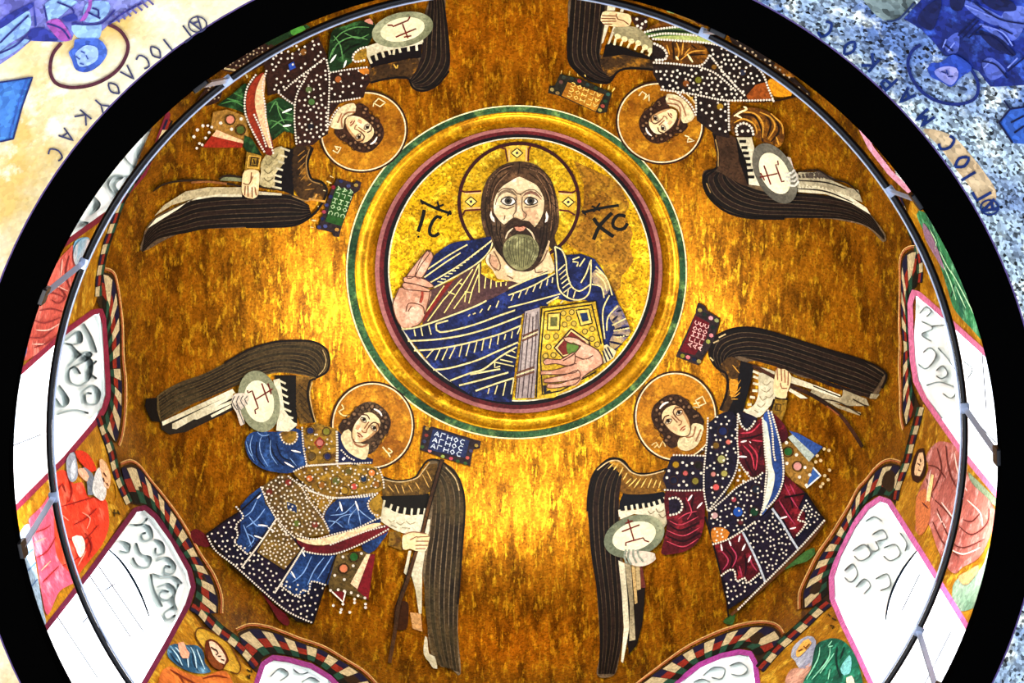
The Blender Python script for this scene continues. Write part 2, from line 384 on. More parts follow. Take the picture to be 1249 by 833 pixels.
for k, ln in ((2, '130,668 147,684 162,706 174,730 182,752'), (5, '1119,671 1103,692 1092,712 1084,734 1080,757')):
    strokes('arch_shade', plain('shade_slate', '2c3c54', .7), ln, 3.2, bpy.data.objects['window_%d' % (k+1)], z=WZ+9, taper=True)  # shade inside the window arch, painted as a dark strip
# ---------------------------------------------------------------- cornice ring, tie ring
def lathe(name, prof, m, seg=256, parent=None, closed=True, wob=None):
    V2, F2 = [], []; n = len(prof)
    for i in range(seg):
        th = 2*math.pi*i/seg
        for r, z in prof: V2.append((r*math.cos(th), r*math.sin(th), z))
    for i in range(seg):
        for j in range(n if closed else n-1):
            a, b = i*n+j, i*n+(j+1) % n; k = ((i+1) % seg)*n
            F2.append((a, b, k+(j+1) % n, k+j))
    return link(name, V2, F2, m, parent, smooth=False)
tag(lathe('trim_1', [(RI, ZC), (RI, ZC+.10), (RI+.05, ZC+.16), (RI+.09, ZC+.28), (RD+.02, ZC+.34), (RD+.02, ZC+.05), (RO, ZC+.02), (RO, ZC)], BLACKS), kind='structure')
tag(lathe('trim_2', [(RO, ZC-.002), (RO+.012, ZC-.002), (RO+.012, ZC+.05), (RO, ZC+.05)], mosaic('violet_edge', '4a3a6a', .2)), kind='structure')
ZR, RR = 1.0703*HR+EYE, 2.4605
rail = thing('lighting_rail', 'thin black ring rail with pale highlight strip hung inside the dark cornice', 'rail')
def torus(name, R, z, r, m, parent, a0=0, a1=360, ns=8):
    n = int(200*(a1-a0)/360)+2; V2, F2 = [], []
    for i in range(n):
        th = math.radians(a0+(a1-a0)*i/(n-1))
        for j in range(ns):
            a = 2*math.pi*j/ns; rr = R+r*math.cos(a); V2.append((rr*math.cos(th), rr*math.sin(th), z+r*math.sin(a)))
    for i in range(n-1):
        for j in range(ns): F2.append((i*ns+j, i*ns+(j+1) % ns, (i+1)*ns+(j+1) % ns, (i+1)*ns+j))
    return link(name, V2, F2, m, parent, smooth=True)
torus('tube', RR, ZR, .016, IRON, rail)
torus('highlight_strip', RR-.022, ZR+.004, .0065, CHROME, rail)  # white highlight on the tube, built as a pale strip
def box(name, c, ax, ay, az, m, parent):
    """a bevelled block from three half-axis vectors"""
    c, ax, ay, az = map(np.array, (c, ax, ay, az)); k = .85; V2 = []
    for s in (-1, 1):
        for (u, v, w_) in ((-1, -k, 1), (-k, -1, 1), (k, -1, 1), (1, -k, 1), (1, k, 1), (k, 1, 1), (-k, 1, 1), (-1, k, 1)): V2.append(c+ax*u+ay*v+az*s)
    F2 = [tuple(range(8))[::-1], tuple(range(8, 16))]+[(i, (i+1) % 8, 8+(i+1) % 8, 8+i) for i in range(8)]
    return link(name, V2, F2, m, parent)
for (x, y), (x2, y2) in (((105,322),(55,328)), ((275,95),(262,90)), ((64,606),(12,640)), ((1176,497),(1214,524)), ((1122,770),(1150,815)), ((1093,228),(1105,222)), ((556,-8),(556,-30)), ((861,36),(868,24))):
    A, B = hit([(x, y)], 0, ZR)[0], hit([(x2, y2)], 0, ZR-.1)[0]
    th = math.atan2(A[1], A[0]); er = np.array([math.cos(th), math.sin(th), 0]); et = np.array([-er[1], er[0], 0]); ez = np.array([0, 0, 1.])
    A = er*RR+ez*ZR; th2 = math.atan2(B[1], B[0]); e2 = np.array([math.cos(th2), math.sin(th2), 0]); B = e2*(RI-.004)+ez*(ZC+.07)
    d = (B-A); ln = np.linalg.norm(d); d /= ln; s = np.cross(d, ez); s /= np.linalg.norm(s)
    br = link('bracket', *(lambda a, b, u, v: ([a-u-v, a+u-v, a+u+v, a-u+v, b-u-v, b+u-v, b+u+v, b-u+v], [(0,1,2,3),(7,6,5,4),(0,4,5,1),(1,5,6,2),(2,6,7,3),(3,7,4,0)]))(A, B, s*.014, np.cross(d, s)*.008), CHROME, rail)
    box('clamp', A, et*.028, er*.022, ez*.022, CHROME, br)
    box('anchor_plate', B-e2*.004, np.array([-e2[1], e2[0], 0])*.045, ez*.05, e2*.012, IRON, br)

# ---------------------------------------------------------------- vaults below the cornice
def vault(name, a0, a1, m, kind='structure'):
    s = 1.15; r0 = RO-.02; z0 = ZC+.03; V2, F2 = [], []; nt, nz = 60, 24
    for j in range(nz+1):
        r = r0+3.2*j/nz; z = z0-(r-r0)*s
        for i in range(nt+1):
            th = math.radians(a0+(a1-a0)*i/nt); V2.append((r*math.cos(th), r*math.sin(th), z))
    for j in range(nz):
        for i in range(nt): k = j*(nt+1)+i; F2.append((k, k+1, k+nt+2, k+nt+1))
    return tag(link(name, V2, F2, m, smooth=True), kind=kind)
CREAM = mosaic('cream_gold', 'f0e4c0', .1, metal=.1, rough=.45, scale=45, c2='d8b468', c3='fbf4dc', bump=.3, ns=1.2)
SPECK = mosaic('speckled_blue_white', '90a4b4', 1.0, metal=0, rough=.5, scale=62, c2='4c6494', c3='c4ccc4', bump=.3, ns=1.5)
# image left is the side of negative x; the two painted vaults meet over the camera
vault('wall_left', 90, 270, CREAM); vault('wall_right', -90, 90, SPECK)

# ================================================================ central medallion
def band(name, m, ca, cb, parent, z=2, n=180, k=1, bulge=0, kind=None):
    """a ring between two ellipses (cx, cy, a, b) on the dome; bulge rounds it like a moulding"""
    A, B = ellipse(ca[:2], ca[2], ca[3], 0, n), ellipse(cb[:2], cb[2], cb[3], 0, n); V2, F2 = [], []
    for j in range(k+1):
        s = j/k; q = A*(1-s)+B*s; V2 += list(hit(q, z*DZ+bulge*math.sin(math.pi*s)))
    V2 += list(hit(A, -.002))+list(hit(B, -.002))
    for j in range(k):
        for i in range(n): i2 = (i+1) % n; F2.append((j*n+i, j*n+i2, (j+1)*n+i2, (j+1)*n+i))
    for i in range(n): i2 = (i+1) % n; F2 += [(i, i2, (k+1)*n+i2, (k+1)*n+i), (k*n+i, k*n+i2, (k+2)*n+i2, (k+2)*n+i)]
    return link(name, V2, F2, m, parent, smooth=k > 2)
OUT, INN = np.array([630, 332, 208, 203.7]), np.array([634, 328.5, 159, 159.5])
L_ = lambda s: tuple(OUT*(1-s)+INN*s)
med = thing('medallion', 'round medallion of green, gold, pink, maroon and black rings at the crown of the dome', 'medallion', px=(634, 330))
band('white_line', t('e0d8a0'), L_(0), L_(.035), med, 3)
band('green_band', mosaic('green_band', '2c5230', .5, scale=60, c2='14301c', c3='5c7c40'), L_(.035), L_(.2), med, 2)
band('gold_band', BAND, L_(.2), L_(.67), med, 2, k=8, bulge=.03)
band('pink_band', mosaic('pink_band', '98605c', .2, c2='7c4844'), L_(.67), L_(.77), med, 3)
band('maroon_band', mosaic('maroon_band', '541418', .35, c2='340a10'), L_(.77), L_(.87), med, 4)
band('black_band', mosaic('black_band', '08080c', .5), L_(.87), L_(.965), med, 3)
band('white_line', t('c8c4a8'), L_(.965), L_(1.0), med, 5)
gr = fill('gold_ground', GROUND, ellipse(INN[:2], 159, 159.5, 0, 90), med, 1, smooth=False, grid=8)
V(620, 280, 5.995)
fill('tarnished_patch', OLDGOLD, [(700,196),(722,206),(742,216),(756,226),(768,250),(762,262),(772,285),(768,300),(773,318),(765,330),(758,336),(757,350),(750,358),(744,345),(735,325),(722,312),(705,306),(690,296),(700,270),(712,250),(712,225)], gr, 2, smooth=False)
# monograms
V(440, 140, 2.192)
let = thing('left_monogram', 'black letters IC under a bar, left of the haloed head', 'lettering', px=(523, 270))
strokes('letter_i', '0a0a06', '170,254 163,285 153,313', 4.4, let, 3)
strokes('letter_c', '0a0a06', '216,277 205,272 193,284 184,305 186,320 198,324 210,316', 4.0, let, 3)
strokes('bar', '0a0a06', '160,230 200,250 243,265', 3.4, let, 3); strokes('bar_tick', '0a0a06', '205,232 212,258|196,250 222,240|160,226 166,240|232,270 240,256', 2.4, let, 4)
dots('dot', '0a0a06', '154,326', 1.6, let, 4, kind=None)
let = thing('right_monogram', 'black letters XC under a bar, right of the haloed head', 'lettering', px=(740, 272))
strokes('letter_x', '0a0a06', '622,276 640,300 676,326|672,262 640,296 622,334', 4.6, let, 3)
strokes('letter_c', '0a0a06', '708,272 690,268 676,282 675,298 688,306 704,304 713,290', 4.2, let, 3)
strokes('bar', '0a0a06', '592,262 640,250 690,242', 3.4, let, 3); strokes('bar_tick', '0a0a06', '618,244 640,256|640,236 622,260|592,256 602,268', 2.4, let, 4)

# ================================================================ haloed figure in the medallion
ch = thing('haloed_figure', 'bearded person in blue mantle raising a hand, jewelled book in the other, central medallion', 'person', px=(634, 330))
INK = '140e0a'
halo = fill('halo', mosaic('halo_gold', 'c8a018', .5, metal=.5, rough=.4, scale=62, c2='8c6808', c3='e8cc3c', bump=.7), ellipse((633, 247), 72, 70, 0, 60), ch, 3, smooth=False)
strokes('halo_outline', '2c0c0c', [ellipse((633, 247), 73, 72, 0, 60)], 4.2, halo, 5, closed=True)
V(556, 170, 8.006)
for s in ('485,60 700,60 700,225 500,225', '60,515 260,510 260,690 75,700', '1000,515 1165,525 1160,730 1005,690'):
    fill('cross_arm', mosaic('cross_gold', 'd8b440', .3, metal=.3, c2='b08c20', scale=62), s, halo, 4, smooth=False)
strokes('cross_outline', '4a1414', '440,80 485,95 505,220|735,60 712,100 705,215|45,495 85,515 250,505|65,740 90,695 245,685|1000,510 1140,520 1180,495|1010,690 1100,700 1165,740', 2, halo, 6, smooth=False)
strokes('cross_outline_pale', 'd8a878', '520,100 520,210|690,80 688,210|90,528 250,522|1010,530 1130,535|100,675 240,668', 1.2, halo, 6, smooth=False)
for cx_, cy_ in ((597, 133), (148, 608), (1098, 612)):
    q = np.array([(cx_-58, cy_), (cx_, cy_-48), (cx_+58, cy_), (cx_, cy_+48)])/VW[2]+VW[:2]
    g_ = fill('lozenge', 'e6cc6a', q, halo, 5, smooth=False); c_ = q.mean(0)
    strokes('lozenge_outline', INK, [q], 1.3, g_, 7, smooth=False, closed=True); dots('stud', '30303a', [c_], 2.2, g_, 7, kind=None, sides=4)
# hair
V(440, 140, 2.192)
hair = fill('hair', mosaic('brown_hair', '4a3420', .4, scale=62, c2='2a1c10', c3='6a4c30'), '362,146 390,130 425,124 462,131 490,150 510,178 522,212 530,258 528,300 518,330 535,368 512,362 490,330 470,345 390,345 364,370 345,345 326,300 321,250 326,205 340,170', ch, 6)
strokes('hair_lock', '1c120a', '424,126 424,140 420,160|410,132 380,142 350,170 338,210 334,260 342,310|430,140 470,150 498,185 508,230 512,290 508,330|440,134 480,146 508,175 520,230 522,280|402,140 370,156 350,190 344,240 346,300|395,152 365,178 352,210|450,156 486,186 500,230 504,270|332,250 336,290 350,330|515,240 518,290 510,320|486,170 512,190|496,200 522,222|500,226 526,250', 1.0, hair, 8)
strokes('hair_highlight', '7c5c40', '404,136 374,148 346,176 336,220|446,142 486,160 510,200 518,260|390,160 362,190 350,230|470,160 500,210 508,250|350,250 348,290|514,260 508,310', .9, hair, 8)
# face and neck
V(556, 250, 8.006)
neck = fill('neck', mosaic('flesh', 'd8c49c', .2, scale=62, c2='c0a478', c3='ece0c0'), '290,530 370,420 420,330 880,330 905,440 960,640 800,690 640,760 520,735 410,720 350,640', ch, 7)
strokes('neck_line', '6a4a34', '370,450 410,520 435,590 420,640 370,610|340,480 330,560 390,640|895,440 850,540 770,620 780,660 850,650|500,690 560,720', 1.5, neck, 9)
fill('neck_shadow_tone', 'b08868', '345,480 385,500 420,580 400,630 340,570', neck, 8)
V(556, 170, 8.006)
face = fill('face', MATS['flesh'], '620,365 540,405 455,460 400,530 372,620 375,720 420,820 480,900 600,960 720,900 800,820 850,720 862,600 845,540 790,450 700,400', ch, 9)
for s, c_ in (('400,590 420,530 470,495 530,490 580,530 600,560 560,540 500,515 440,540', '6b5a44'), ('650,560 680,520 730,500 780,515 820,560 845,600 800,560 740,530 690,540', '6b4a3a')):
    fill('eyebrow', c_, s, face, 11)
for cx_, s in ((512, '440,605 470,572 520,560 570,580 585,610 550,640 490,642'), (732, '665,605 690,575 735,565 790,590 800,610 760,635 700,640')):
    e_ = fill('eye', 'ddd6c8', s, face, 11); c_ = (cx_/VW[2]+VW[0], 600/VW[2]+VW[1])
    fill('iris', '3c362c', ellipse(c_, 4.6, 4.4, 0, 14), e_, 12, smooth=False); dots('pupil', '060606', [c_], 2.2, e_, 13, kind=None)
    strokes('eyelid', '1c120c', [P(s)], 1.3, e_, 13, closed=True)
strokes('facial_line', '5c4632', '590,560 588,640 585,700 560,740 565,765 600,770 640,790|650,560 645,640 655,700 690,730 680,765 640,790|605,530 640,545|430,660 500,680 570,650|670,660 730,665 800,640|400,580 385,640|410,520 470,480 560,490 595,530 645,530 690,500 770,495 840,560|480,740 470,790', 1.1, face, 12)
fill('cheek_shade', 'a88464', '660,700 700,700 690,760 660,770', face, 11); fill('nose_shade', '9a8468', '580,560 600,560 600,700 580,720', face, 11)
fill('cheek_tone', 'bf9c76', '690,680 790,700 800,800 720,820', face, 10)
for s in ('345,695 330,740 350,790 380,810 375,770 355,740', '885,700 905,750 895,800 865,815 880,770 875,730'):
    fill('ear', 'e8d8c4', s, face, 12)
# beard
V(556, 250, 8.006)
beard = fill('beard', mosaic('dark_beard', '3c2c1e', .4, scale=62, c2='241810', c3='5c4630'), '370,70 400,120 470,190 520,150 580,120 640,150 720,160 780,230 820,160 870,90 900,150 905,330 880,420 820,560 740,640 640,650 540,620 450,510 380,420 340,300 330,160', ch, 11)
fill('beard_tuft', mosaic('grey_green_beard', '7e7c50', .3, scale=62, c2='5c5a3a', c3='9c9c6c'), '640,285 560,300 490,350 460,420 470,500 520,580 600,635 650,640 720,610 780,540 810,450 800,380 740,310', beard, 13)
strokes('moustache', '2c1e14', '625,165 570,150 520,190 480,250 475,310|625,165 690,170 750,210 775,280 790,330', 3, beard, 14, taper=True)
strokes('moustache_light', 'cdb894', '560,225 510,270 485,330|690,225 740,270 770,340', 2, beard, 15, taper=True)
fill('mouth', 'b87c60', '570,215 600,205 625,212 655,203 685,218 660,250 625,258 590,248', beard, 15); strokes('mouth_line', '3c1c14', '565,215 600,208 625,214 660,205 690,218', 1.1, beard, 16)
strokes('beard_hair', '35341f', '|'.join('%d,%d %d,%d %d,%d' % (640+(k-6)*26, 305+abs(k-6)*9, 640+(k-6)*29, 430, 640+(k-6)*19, 620-abs(k-6)*12) for k in range(1, 12)), .7, beard, 14)
strokes('beard_strand', '120c06', '345,180 360,300 430,470|400,130 400,260 450,400|870,130 850,300 800,520|890,200 880,360 840,480|440,180 430,280 455,380|830,220 820,330', 1, beard, 13)
# tunic under the mantle
V(460, 280, 5.995)
tun = fill('tunic', mosaic('brown_tunic', '4c3330', .35, scale=62, c2='3a2428'), '390,440 560,370 760,230 800,330 900,370 1000,380 1060,385 850,500 600,600 360,690 330,700', ch, 6, smooth=False)
fill('tunic_stripe', '6e1c16', '500,400 560,370 380,620 340,680 330,640', tun, 7, smooth=False)
fill('tunic_gold', MATS['halo_gold'], '765,220 840,290 880,360 980,375 880,385 800,350 760,320', tun, 8, smooth=False)
strokes('tunic_line', 'd8c878', '490,410 360,600|620,360 480,520 370,670|700,290 600,440 490,610|740,260 660,440 560,580|740,330 700,430 670,540|745,250 745,460|795,345 785,430|835,360 830,430|870,375 872,420|905,385 905,415|945,385 940,410|520,455 570,475|590,385 620,400|640,455 690,460|650,455 640,530', 1.3, tun, 8, smooth=False)
# mantle
BLUE = mosaic('mantle_blue', '101a48', .5, scale=62, c2='080e28', c3='20306e')
mant = fill('mantle', BLUE, '190,735 330,700 600,600 850,500 1060,390 1247,300 1247,560 1190,560 1190,600 1060,600 1010,1000 985,1262 880,1258 700,1220 560,1130 400,1000 290,860', ch, 8, smooth=False)
shl = fill('shoulder_fold', BLUE, '410,420 340,350 360,300 410,200 480,140 560,95 700,75 860,50 840,120 770,215', ch, 9)
strokes('fold_line', 'cbbf84', '385,390 600,260 845,75|415,425 650,300 770,215 830,140 848,75|370,290 520,190 660,110|345,350 500,240 610,170', 1.7, shl, 11)
strokes('hem_hatching', 'cfc68a', '|'.join('%d,%d %d,%d' % (440+k*27, 380-k*19.5, 478+k*24.5, 385-k*21) for k in range(14)), 1.3, shl, 11, smooth=False)
V(480, 370, 5.995)
strokes('mantle_fold_line', 'cbbf84', '60,190 190,170 420,90 600,20 680,-20|105,275 300,265 500,235 700,180 940,90|150,345 300,335 500,300 760,230 935,160|290,485 400,475 600,420 760,350 910,285|415,565 560,510 660,480 780,390 900,320|480,600 640,560 840,505|600,640 740,590 880,545|310,150 340,210 560,165 800,80 1040,0|310,150 400,125|560,520 780,480', 2.0, mant, 10)
strokes('mantle_hatching', 'cbbf84', '150,190 160,240|200,175 212,238|258,160 275,228|290,340 240,400|340,335 305,415|395,330 355,415|450,320 408,405|500,305 480,390|555,295 530,385|610,280 590,360|660,265 645,345|715,255 700,330|770,235 760,300|820,225 810,265|870,205 862,255|930,165 905,225|740,430 740,470 780,460|745,430 880,460|780,410 870,430|820,375 900,400|860,340 890,360|700,620 690,660|760,600 740,665|820,575 800,675|880,545 860,665|560,80 545,95|600,70 580,80|650,40 630,70|710,15 690,50|770,-20 750,30', 1.4, mant, 10, smooth=False)
V(440, 140, 2.192)
rs = fill('right_mantle', BLUE, '515,350 535,352 545,375 590,372 625,385 650,420 680,480 700,530 722,580 700,610 655,660 640,620 640,560 625,505 600,495 560,500 520,490 440,530 410,540 420,470 520,425', ch, 10, smooth=False)
V(620, 280, 5.995)
strokes('mantle_border_line', 'cbbf84', '340,125 390,150 420,220 430,320 460,410 520,450 600,400|340,125 350,200 360,380 380,450 440,500 510,515 570,490 600,420 605,220|600,230 570,320 530,390|470,220 520,200|470,235 510,240 500,270|560,210 520,270|0,480 180,410 340,320|0,570 160,530 380,470|0,430 160,360 330,300|370,490 280,540|610,400 680,420 700,500|640,270 720,360 760,480|740,480 700,560 690,640 705,800|800,560 730,640 720,740|860,650 760,700|885,720 770,740|880,770 790,790|400,520 380,540|640,320 700,380 720,450', 1.7, rs, 13)
strokes('mantle_hatching', 'c8bc88', '|'.join('%d,%d %d,%d' % (365+k*8, 300+k*32, 415+k*10, 255+k*32) for k in range(6))+'|20,520 40,470|75,500 95,450|125,475 145,430|180,455 200,405|230,430 245,385|280,410 290,360|320,390 325,350|430,500 440,430|475,500 490,450|640,300 700,330', 1.4, rs, 13, smooth=False)
fill('sleeve_gold', mosaic('sleeve_gold', 'a8905c', .4, c2='40406a', ns=6), '640,290 700,340 740,440 700,480 680,420 620,390 610,320', rs, 12)
V(620, 370, 5.995)
fill('sleeve_gold', MATS['sleeve_gold'], '800,10 860,110 890,215 830,290 760,340 740,280 780,180 740,100', rs, 12)
strokes('sleeve_line', '10102a', '760,130 800,90|780,190 880,170|760,230 880,240|740,280 830,300|790,60 830,50', 3, rs, 13, taper=True)
fill('cuff', 'c8bc8c', '650,330 720,300 790,350 770,400 700,440', rs, 13, smooth=False)
strokes('cuff_line', '141430', '690,345 720,430|705,330 745,410|725,320 765,395|655,335 695,435', 1.8, rs, 15, smooth=False)
# book
bk = fill('book_cover', mosaic('book_gold', 'c8a428', .45, scale=62, c2='9c7c18', c3='e4cc58'), '245,35 600,-15 640,-20 700,300 690,440 500,600 330,690 205,700 215,400', ch, 14, smooth=False)
strokes('cover_outline', INK, '245,35 640,-18 700,300|245,35 215,400 205,690|265,60 235,400 250,665 380,640 640,500|265,60 610,10 680,300', 1.6, bk, 16, smooth=False)
pg = fill('book_pages', mosaic('page_edges', 'a89c94', .25, c2='8a7c78'), '120,60 230,30 225,250 190,690 50,695 80,400', ch, 13, smooth=False)
strokes('page_line', '3a2c30', '135,70 105,300 70,690|160,80 155,110 130,400 100,690|180,95 175,300 140,690|205,80 200,300 165,690|120,60 80,400 50,690|215,60 218,200', 1.1, pg, 15, smooth=False)
strokes('page_strap', '5a3828', '105,240 220,190|100,275 215,225|60,510 190,465|55,545 190,500', 2.2, pg, 15, smooth=False)
strokes('strap_light', 'd8c890', '105,258 216,207|58,527 190,482', 1.3, pg, 16, smooth=False)
for q, cc in (('290,75 380,70 375,195 285,195', '55552a'), ('495,50 590,40 615,145 530,165', '16284a')):
    o_ = fill('jewel_mount', 'd8bc58', q, bk, 15, smooth=False); strokes('mount_outline', INK, [P(q)], 1.4, o_, 17, smooth=False, closed=True)
    p_ = P(q); fill('jewel', cc, p_.mean(0)+(p_-p_.mean(0))*.55, o_, 17, smooth=False)
g_ = fill('central_jewel_mount', 'd8c07c', '460,185 590,275 560,380 420,400 335,325', bk, 15, smooth=False)
strokes('mount_outline', '2a1410', '460,185 590,275 600,330 400,395 335,325', 1.8, g_, 18, smooth=False, closed=True)
fill('central_jewel', '64201a', '460,205 570,285 540,340 400,380 360,325', g_, 17, smooth=False); fill('green_stone', '4c6a28', '430,290 500,290 510,340 440,370', g_, 18)
for x, y in [P('%d,%d' % q)[0] for q in ((402,72),(463,65),(440,110),(412,155),(480,148),(560,205),(614,188),(612,260),(285,245),(350,240),(295,318),(272,385),(330,378),(650,300))]:
    s_ = dots('gem', 'b49a3c', [(x, y)], 3, bk, 16, kind=None, sides=8); strokes('gem_ring', '3c2c14', [ellipse((x, y), 3.2, 3.2, 0, 12)], .9, s_, 17, smooth=False, closed=True)
strokes('cover_shadow_block', '18181c', '265,600 270,655 310,645', 4, bk, 16, smooth=False)
# hands
FL = mosaic('hand_flesh', 'c49478', .22, scale=62, c2='a87458', c3='dcb498')
hd = fill('book_hand', FL, '400,250 440,245 500,255 560,290 620,320 670,360 690,420 680,450 600,500 540,545 500,600 440,590 500,500 480,440 400,430 480,370 530,310 470,295 420,275', ch, 18)
for q in ('480,360 480,445 420,455 340,440 270,450 255,430 280,405 380,410', '500,440 500,500 380,520 290,520 235,520 240,495 320,490 400,470', '510,490 520,545 400,570 300,580 258,575 262,555 330,540 420,520', '520,540 490,590 400,610 330,620 280,615 285,590 380,585'):
    fg = fill('finger', FL, q, hd, 19); strokes('finger_outline', '4c2c20', [P(q)], 1.1, fg, 20, closed=True)
strokes('hand_outline', '4c2c20', '400,250 440,245 500,255 560,290 620,320 670,360 690,420 680,450 600,500 540,545|530,310 480,370 400,420|490,385 560,410 620,380|400,250 415,275 470,295 530,310', 1.4, hd, 20)
fill('palm_light', 'd0a484', '500,440 540,415 600,405 620,425 580,465 530,490 505,480', hd, 20)
V(460, 280, 5.995)
hd = fill('raised_hand', FL, '205,430 300,445 395,450 380,520 350,620 310,690 250,715 175,710 140,650 115,550 130,500 160,430', ch, 11)
for q in ('365,155 395,165 410,200 330,350 280,340 310,240', '310,215 370,155 385,170 320,260 270,345 215,345', '195,350 280,345 360,370 415,415 380,425 280,400 200,385', '190,390 280,400 390,440 380,455 290,445 200,435'):
    fg = fill('finger', FL, q, hd, 12); strokes('finger_outline', '4c2c20', [P(q)], 1.1, fg, 13, closed=True)
strokes('hand_outline', '5a3424', '160,430 130,500 115,550 140,650 175,710|390,450 350,620 310,690 250,715|330,455 310,530|210,600 230,540 300,545 340,570 345,620|225,600 250,560', 1.2, hd, 13)
fill('palm_light', 'd4ac90', '230,590 280,560 330,590 320,660 260,690 225,650', hd, 12); strokes('wrist_shade', '8a3424', '330,450 330,500 315,535', 3, hd, 13)

# ================================================================ the four winged figures
PEARL = t('cfc7b6', .15)
def head(par, hc, ha, hb, hrot, fc, up, s, hair_c, halo_m, flip=1, band_=True):
    """halo, curled hair and face; up = direction from chin to brow in the picture"""
    up = np.array(up, float); up /= np.hypot(*up); rt = np.array([-up[1], up[0]])*flip; fc = np.array(fc, float)
    T = lambda pts: np.array([fc+s*(x*rt-y*up) for x, y in pts])
    h = fill('halo', halo_m, ellipse(hc, ha-1, hb-1, hrot, 48), par, 4, smooth=False)
    strokes('halo_outline', '24120a', [ellipse(hc, ha, hb, hrot, 48)], 2.0, h, 6, closed=True); strokes('halo_line', 'dcc89c', [ellipse(hc, ha-2, hb-2, hrot, 48)], 1.5, h, 6, closed=True)
    hr = fill('hair', mosaic('hair_'+hair_c, hair_c, .4, scale=62, c2='2a1a10'), T([(0,-1.62),(-.55,-1.55),(-1,-1.2),(-1.2,-.6),(-1.15,.1),(-1.35,.5),(-1.25,1.0),(-.8,1.1),(-.5,.8),(0,.9),(.5,.8),(.8,1.15),(1.2,1.0),(1.3,.4),(1.15,-.1),(1.2,-.7),(.95,-1.25),(.5,-1.55)]), par, 8)
    cl = []
    for k in range(17):
        a = math.radians(-205+k*230/16); r1 = 1.13+.12*(k % 2); cx_, cy_ = r1*math.cos(a)*.93, -.15+1.28*math.sin(a)
        cl.append(ellipse(T([(cx_, cy_)])[0], s*.19, s*.16, k*20, 9))
    for k in range(11):
        a = math.radians(-190+k*20); cl.append(ellipse(T([(.82*math.cos(a), -.25+.98*math.sin(a))])[0], s*.17, s*.13, k*30, 8))
    for x, y in ((-1.2,.45),(-1.1,.8),(1.1,.45),(1.05,.85)): cl.append(ellipse(T([(x, y)])[0], s*.18, s*.14, 0, 9))
    for c_ in cl: strokes('curl', '1e1008', [c_], .7, hr, 10, closed=True)
    for c_ in cl[::2]: fill('curl_light', '74563a', c_.mean(0)+(c_-c_.mean(0))*.5, hr, 9, smooth=False)
    strokes('hair_ribbon', 'e8dccc', [T([(-.35,-1.22),(0,-1.3),(.3,-1.2)])], s*.12, hr, 11, taper=True)
    f = fill('face', mosaic('angel_flesh', 'dcc490', .15, scale=62, c2='c8a878', c3='ecdcb4'), T([(0,-1.0),(-.45,-.88),(-.68,-.45),(-.66,.2),(-.42,.75),(-.05,1.02),(.3,.85),(.58,.35),(.68,-.3),(.5,-.82)]), par, 11)
    fill('face_shade', 'ad8454', T([(.3,-.7),(.5,-.8),(.68,-.3),(.58,.35),(.3,.85),(.42,.3),(.5,-.2)]), f, 12)
    fill('cheek', 'c48e68', T([(-.5,.1),(-.3,.05),(-.25,.35),(-.45,.4)]), f, 12)
    for sx in (-1, 1):
        e = fill('eye', 'd8ccb0', T([(sx*.4-.2,-.33),(sx*.4-.05,-.44),(sx*.4+.12,-.42),(sx*.4+.2,-.3),(sx*.4,-.24)]), f, 13)
        dots('iris', '1c120a', [T([(sx*.4, -.34)])[0]], s*.1, e, 14, kind=None)
        strokes('eyelid', '2a160c', [T([(sx*.4-.22,-.33),(sx*.4,-.47),(sx*.4+.22,-.3)])], s*.06, e, 15)
        strokes('under_lid', '6a4830', [T([(sx*.4-.2,-.28),(sx*.4,-.18),(sx*.4+.2,-.26)])], s*.045, e, 15)
    strokes('brow', '4a2c18', [T([(-.68,-.5),(-.42,-.68),(-.14,-.58)]), T([(.68,-.5),(.42,-.68),(.14,-.58),(.08,-.2)])], s*.075, f, 13)
    strokes('nose', '7c4c2c', [T([(.1,-.5),(.12,0),(.2,.16),(.05,.25),(-.1,.22)]), T([(-.08,-.45),(-.04,.05)])], s*.07, f, 13)
    strokes('mouth', '7c3424', [T([(-.22,.5),(0,.46),(.22,.5)]), T([(-.1,.6),(.1,.6)])], s*.07, f, 13)
    strokes('face_outline', '4c2e1a', [T([(-.68,-.45),(-.66,.2),(-.42,.75),(-.05,1.02),(.3,.85),(.58,.35),(.68,-.3)])], s*.05, f, 13)
    return T
def orb(par, c, a, b, rot, cross, z=12, lt='dcd6b4', dk='6c7054'):
    o = fill('orb', mosaic('orb_rim_'+dk, dk, .25, c2='8c9070' if dk != '4c4a40' else '6a6858'), ellipse(c, a, b, rot, 32), par, z, smooth=False)
    r = math.radians(rot); fill('orb_face', mosaic('orb_face', lt, .12, c2='c8c49c'), ellipse((c[0]+.0, c[1]), a*.72, b*.68, rot, 28), o, z+1, smooth=False)
    strokes('orb_cross', '5c1410', cross, 1.7, o, z+3, smooth=False); return o
def tablet(par, q, bg, lines, letter_c, mounts, org, ux, uy, hgt):
    """the little banner with three rows of letters"""
    b = fill('banner', '2a1c14', q, par, 5, smooth=False); fill('lettered_field', bg, mounts, b, 7, smooth=False)
    return b
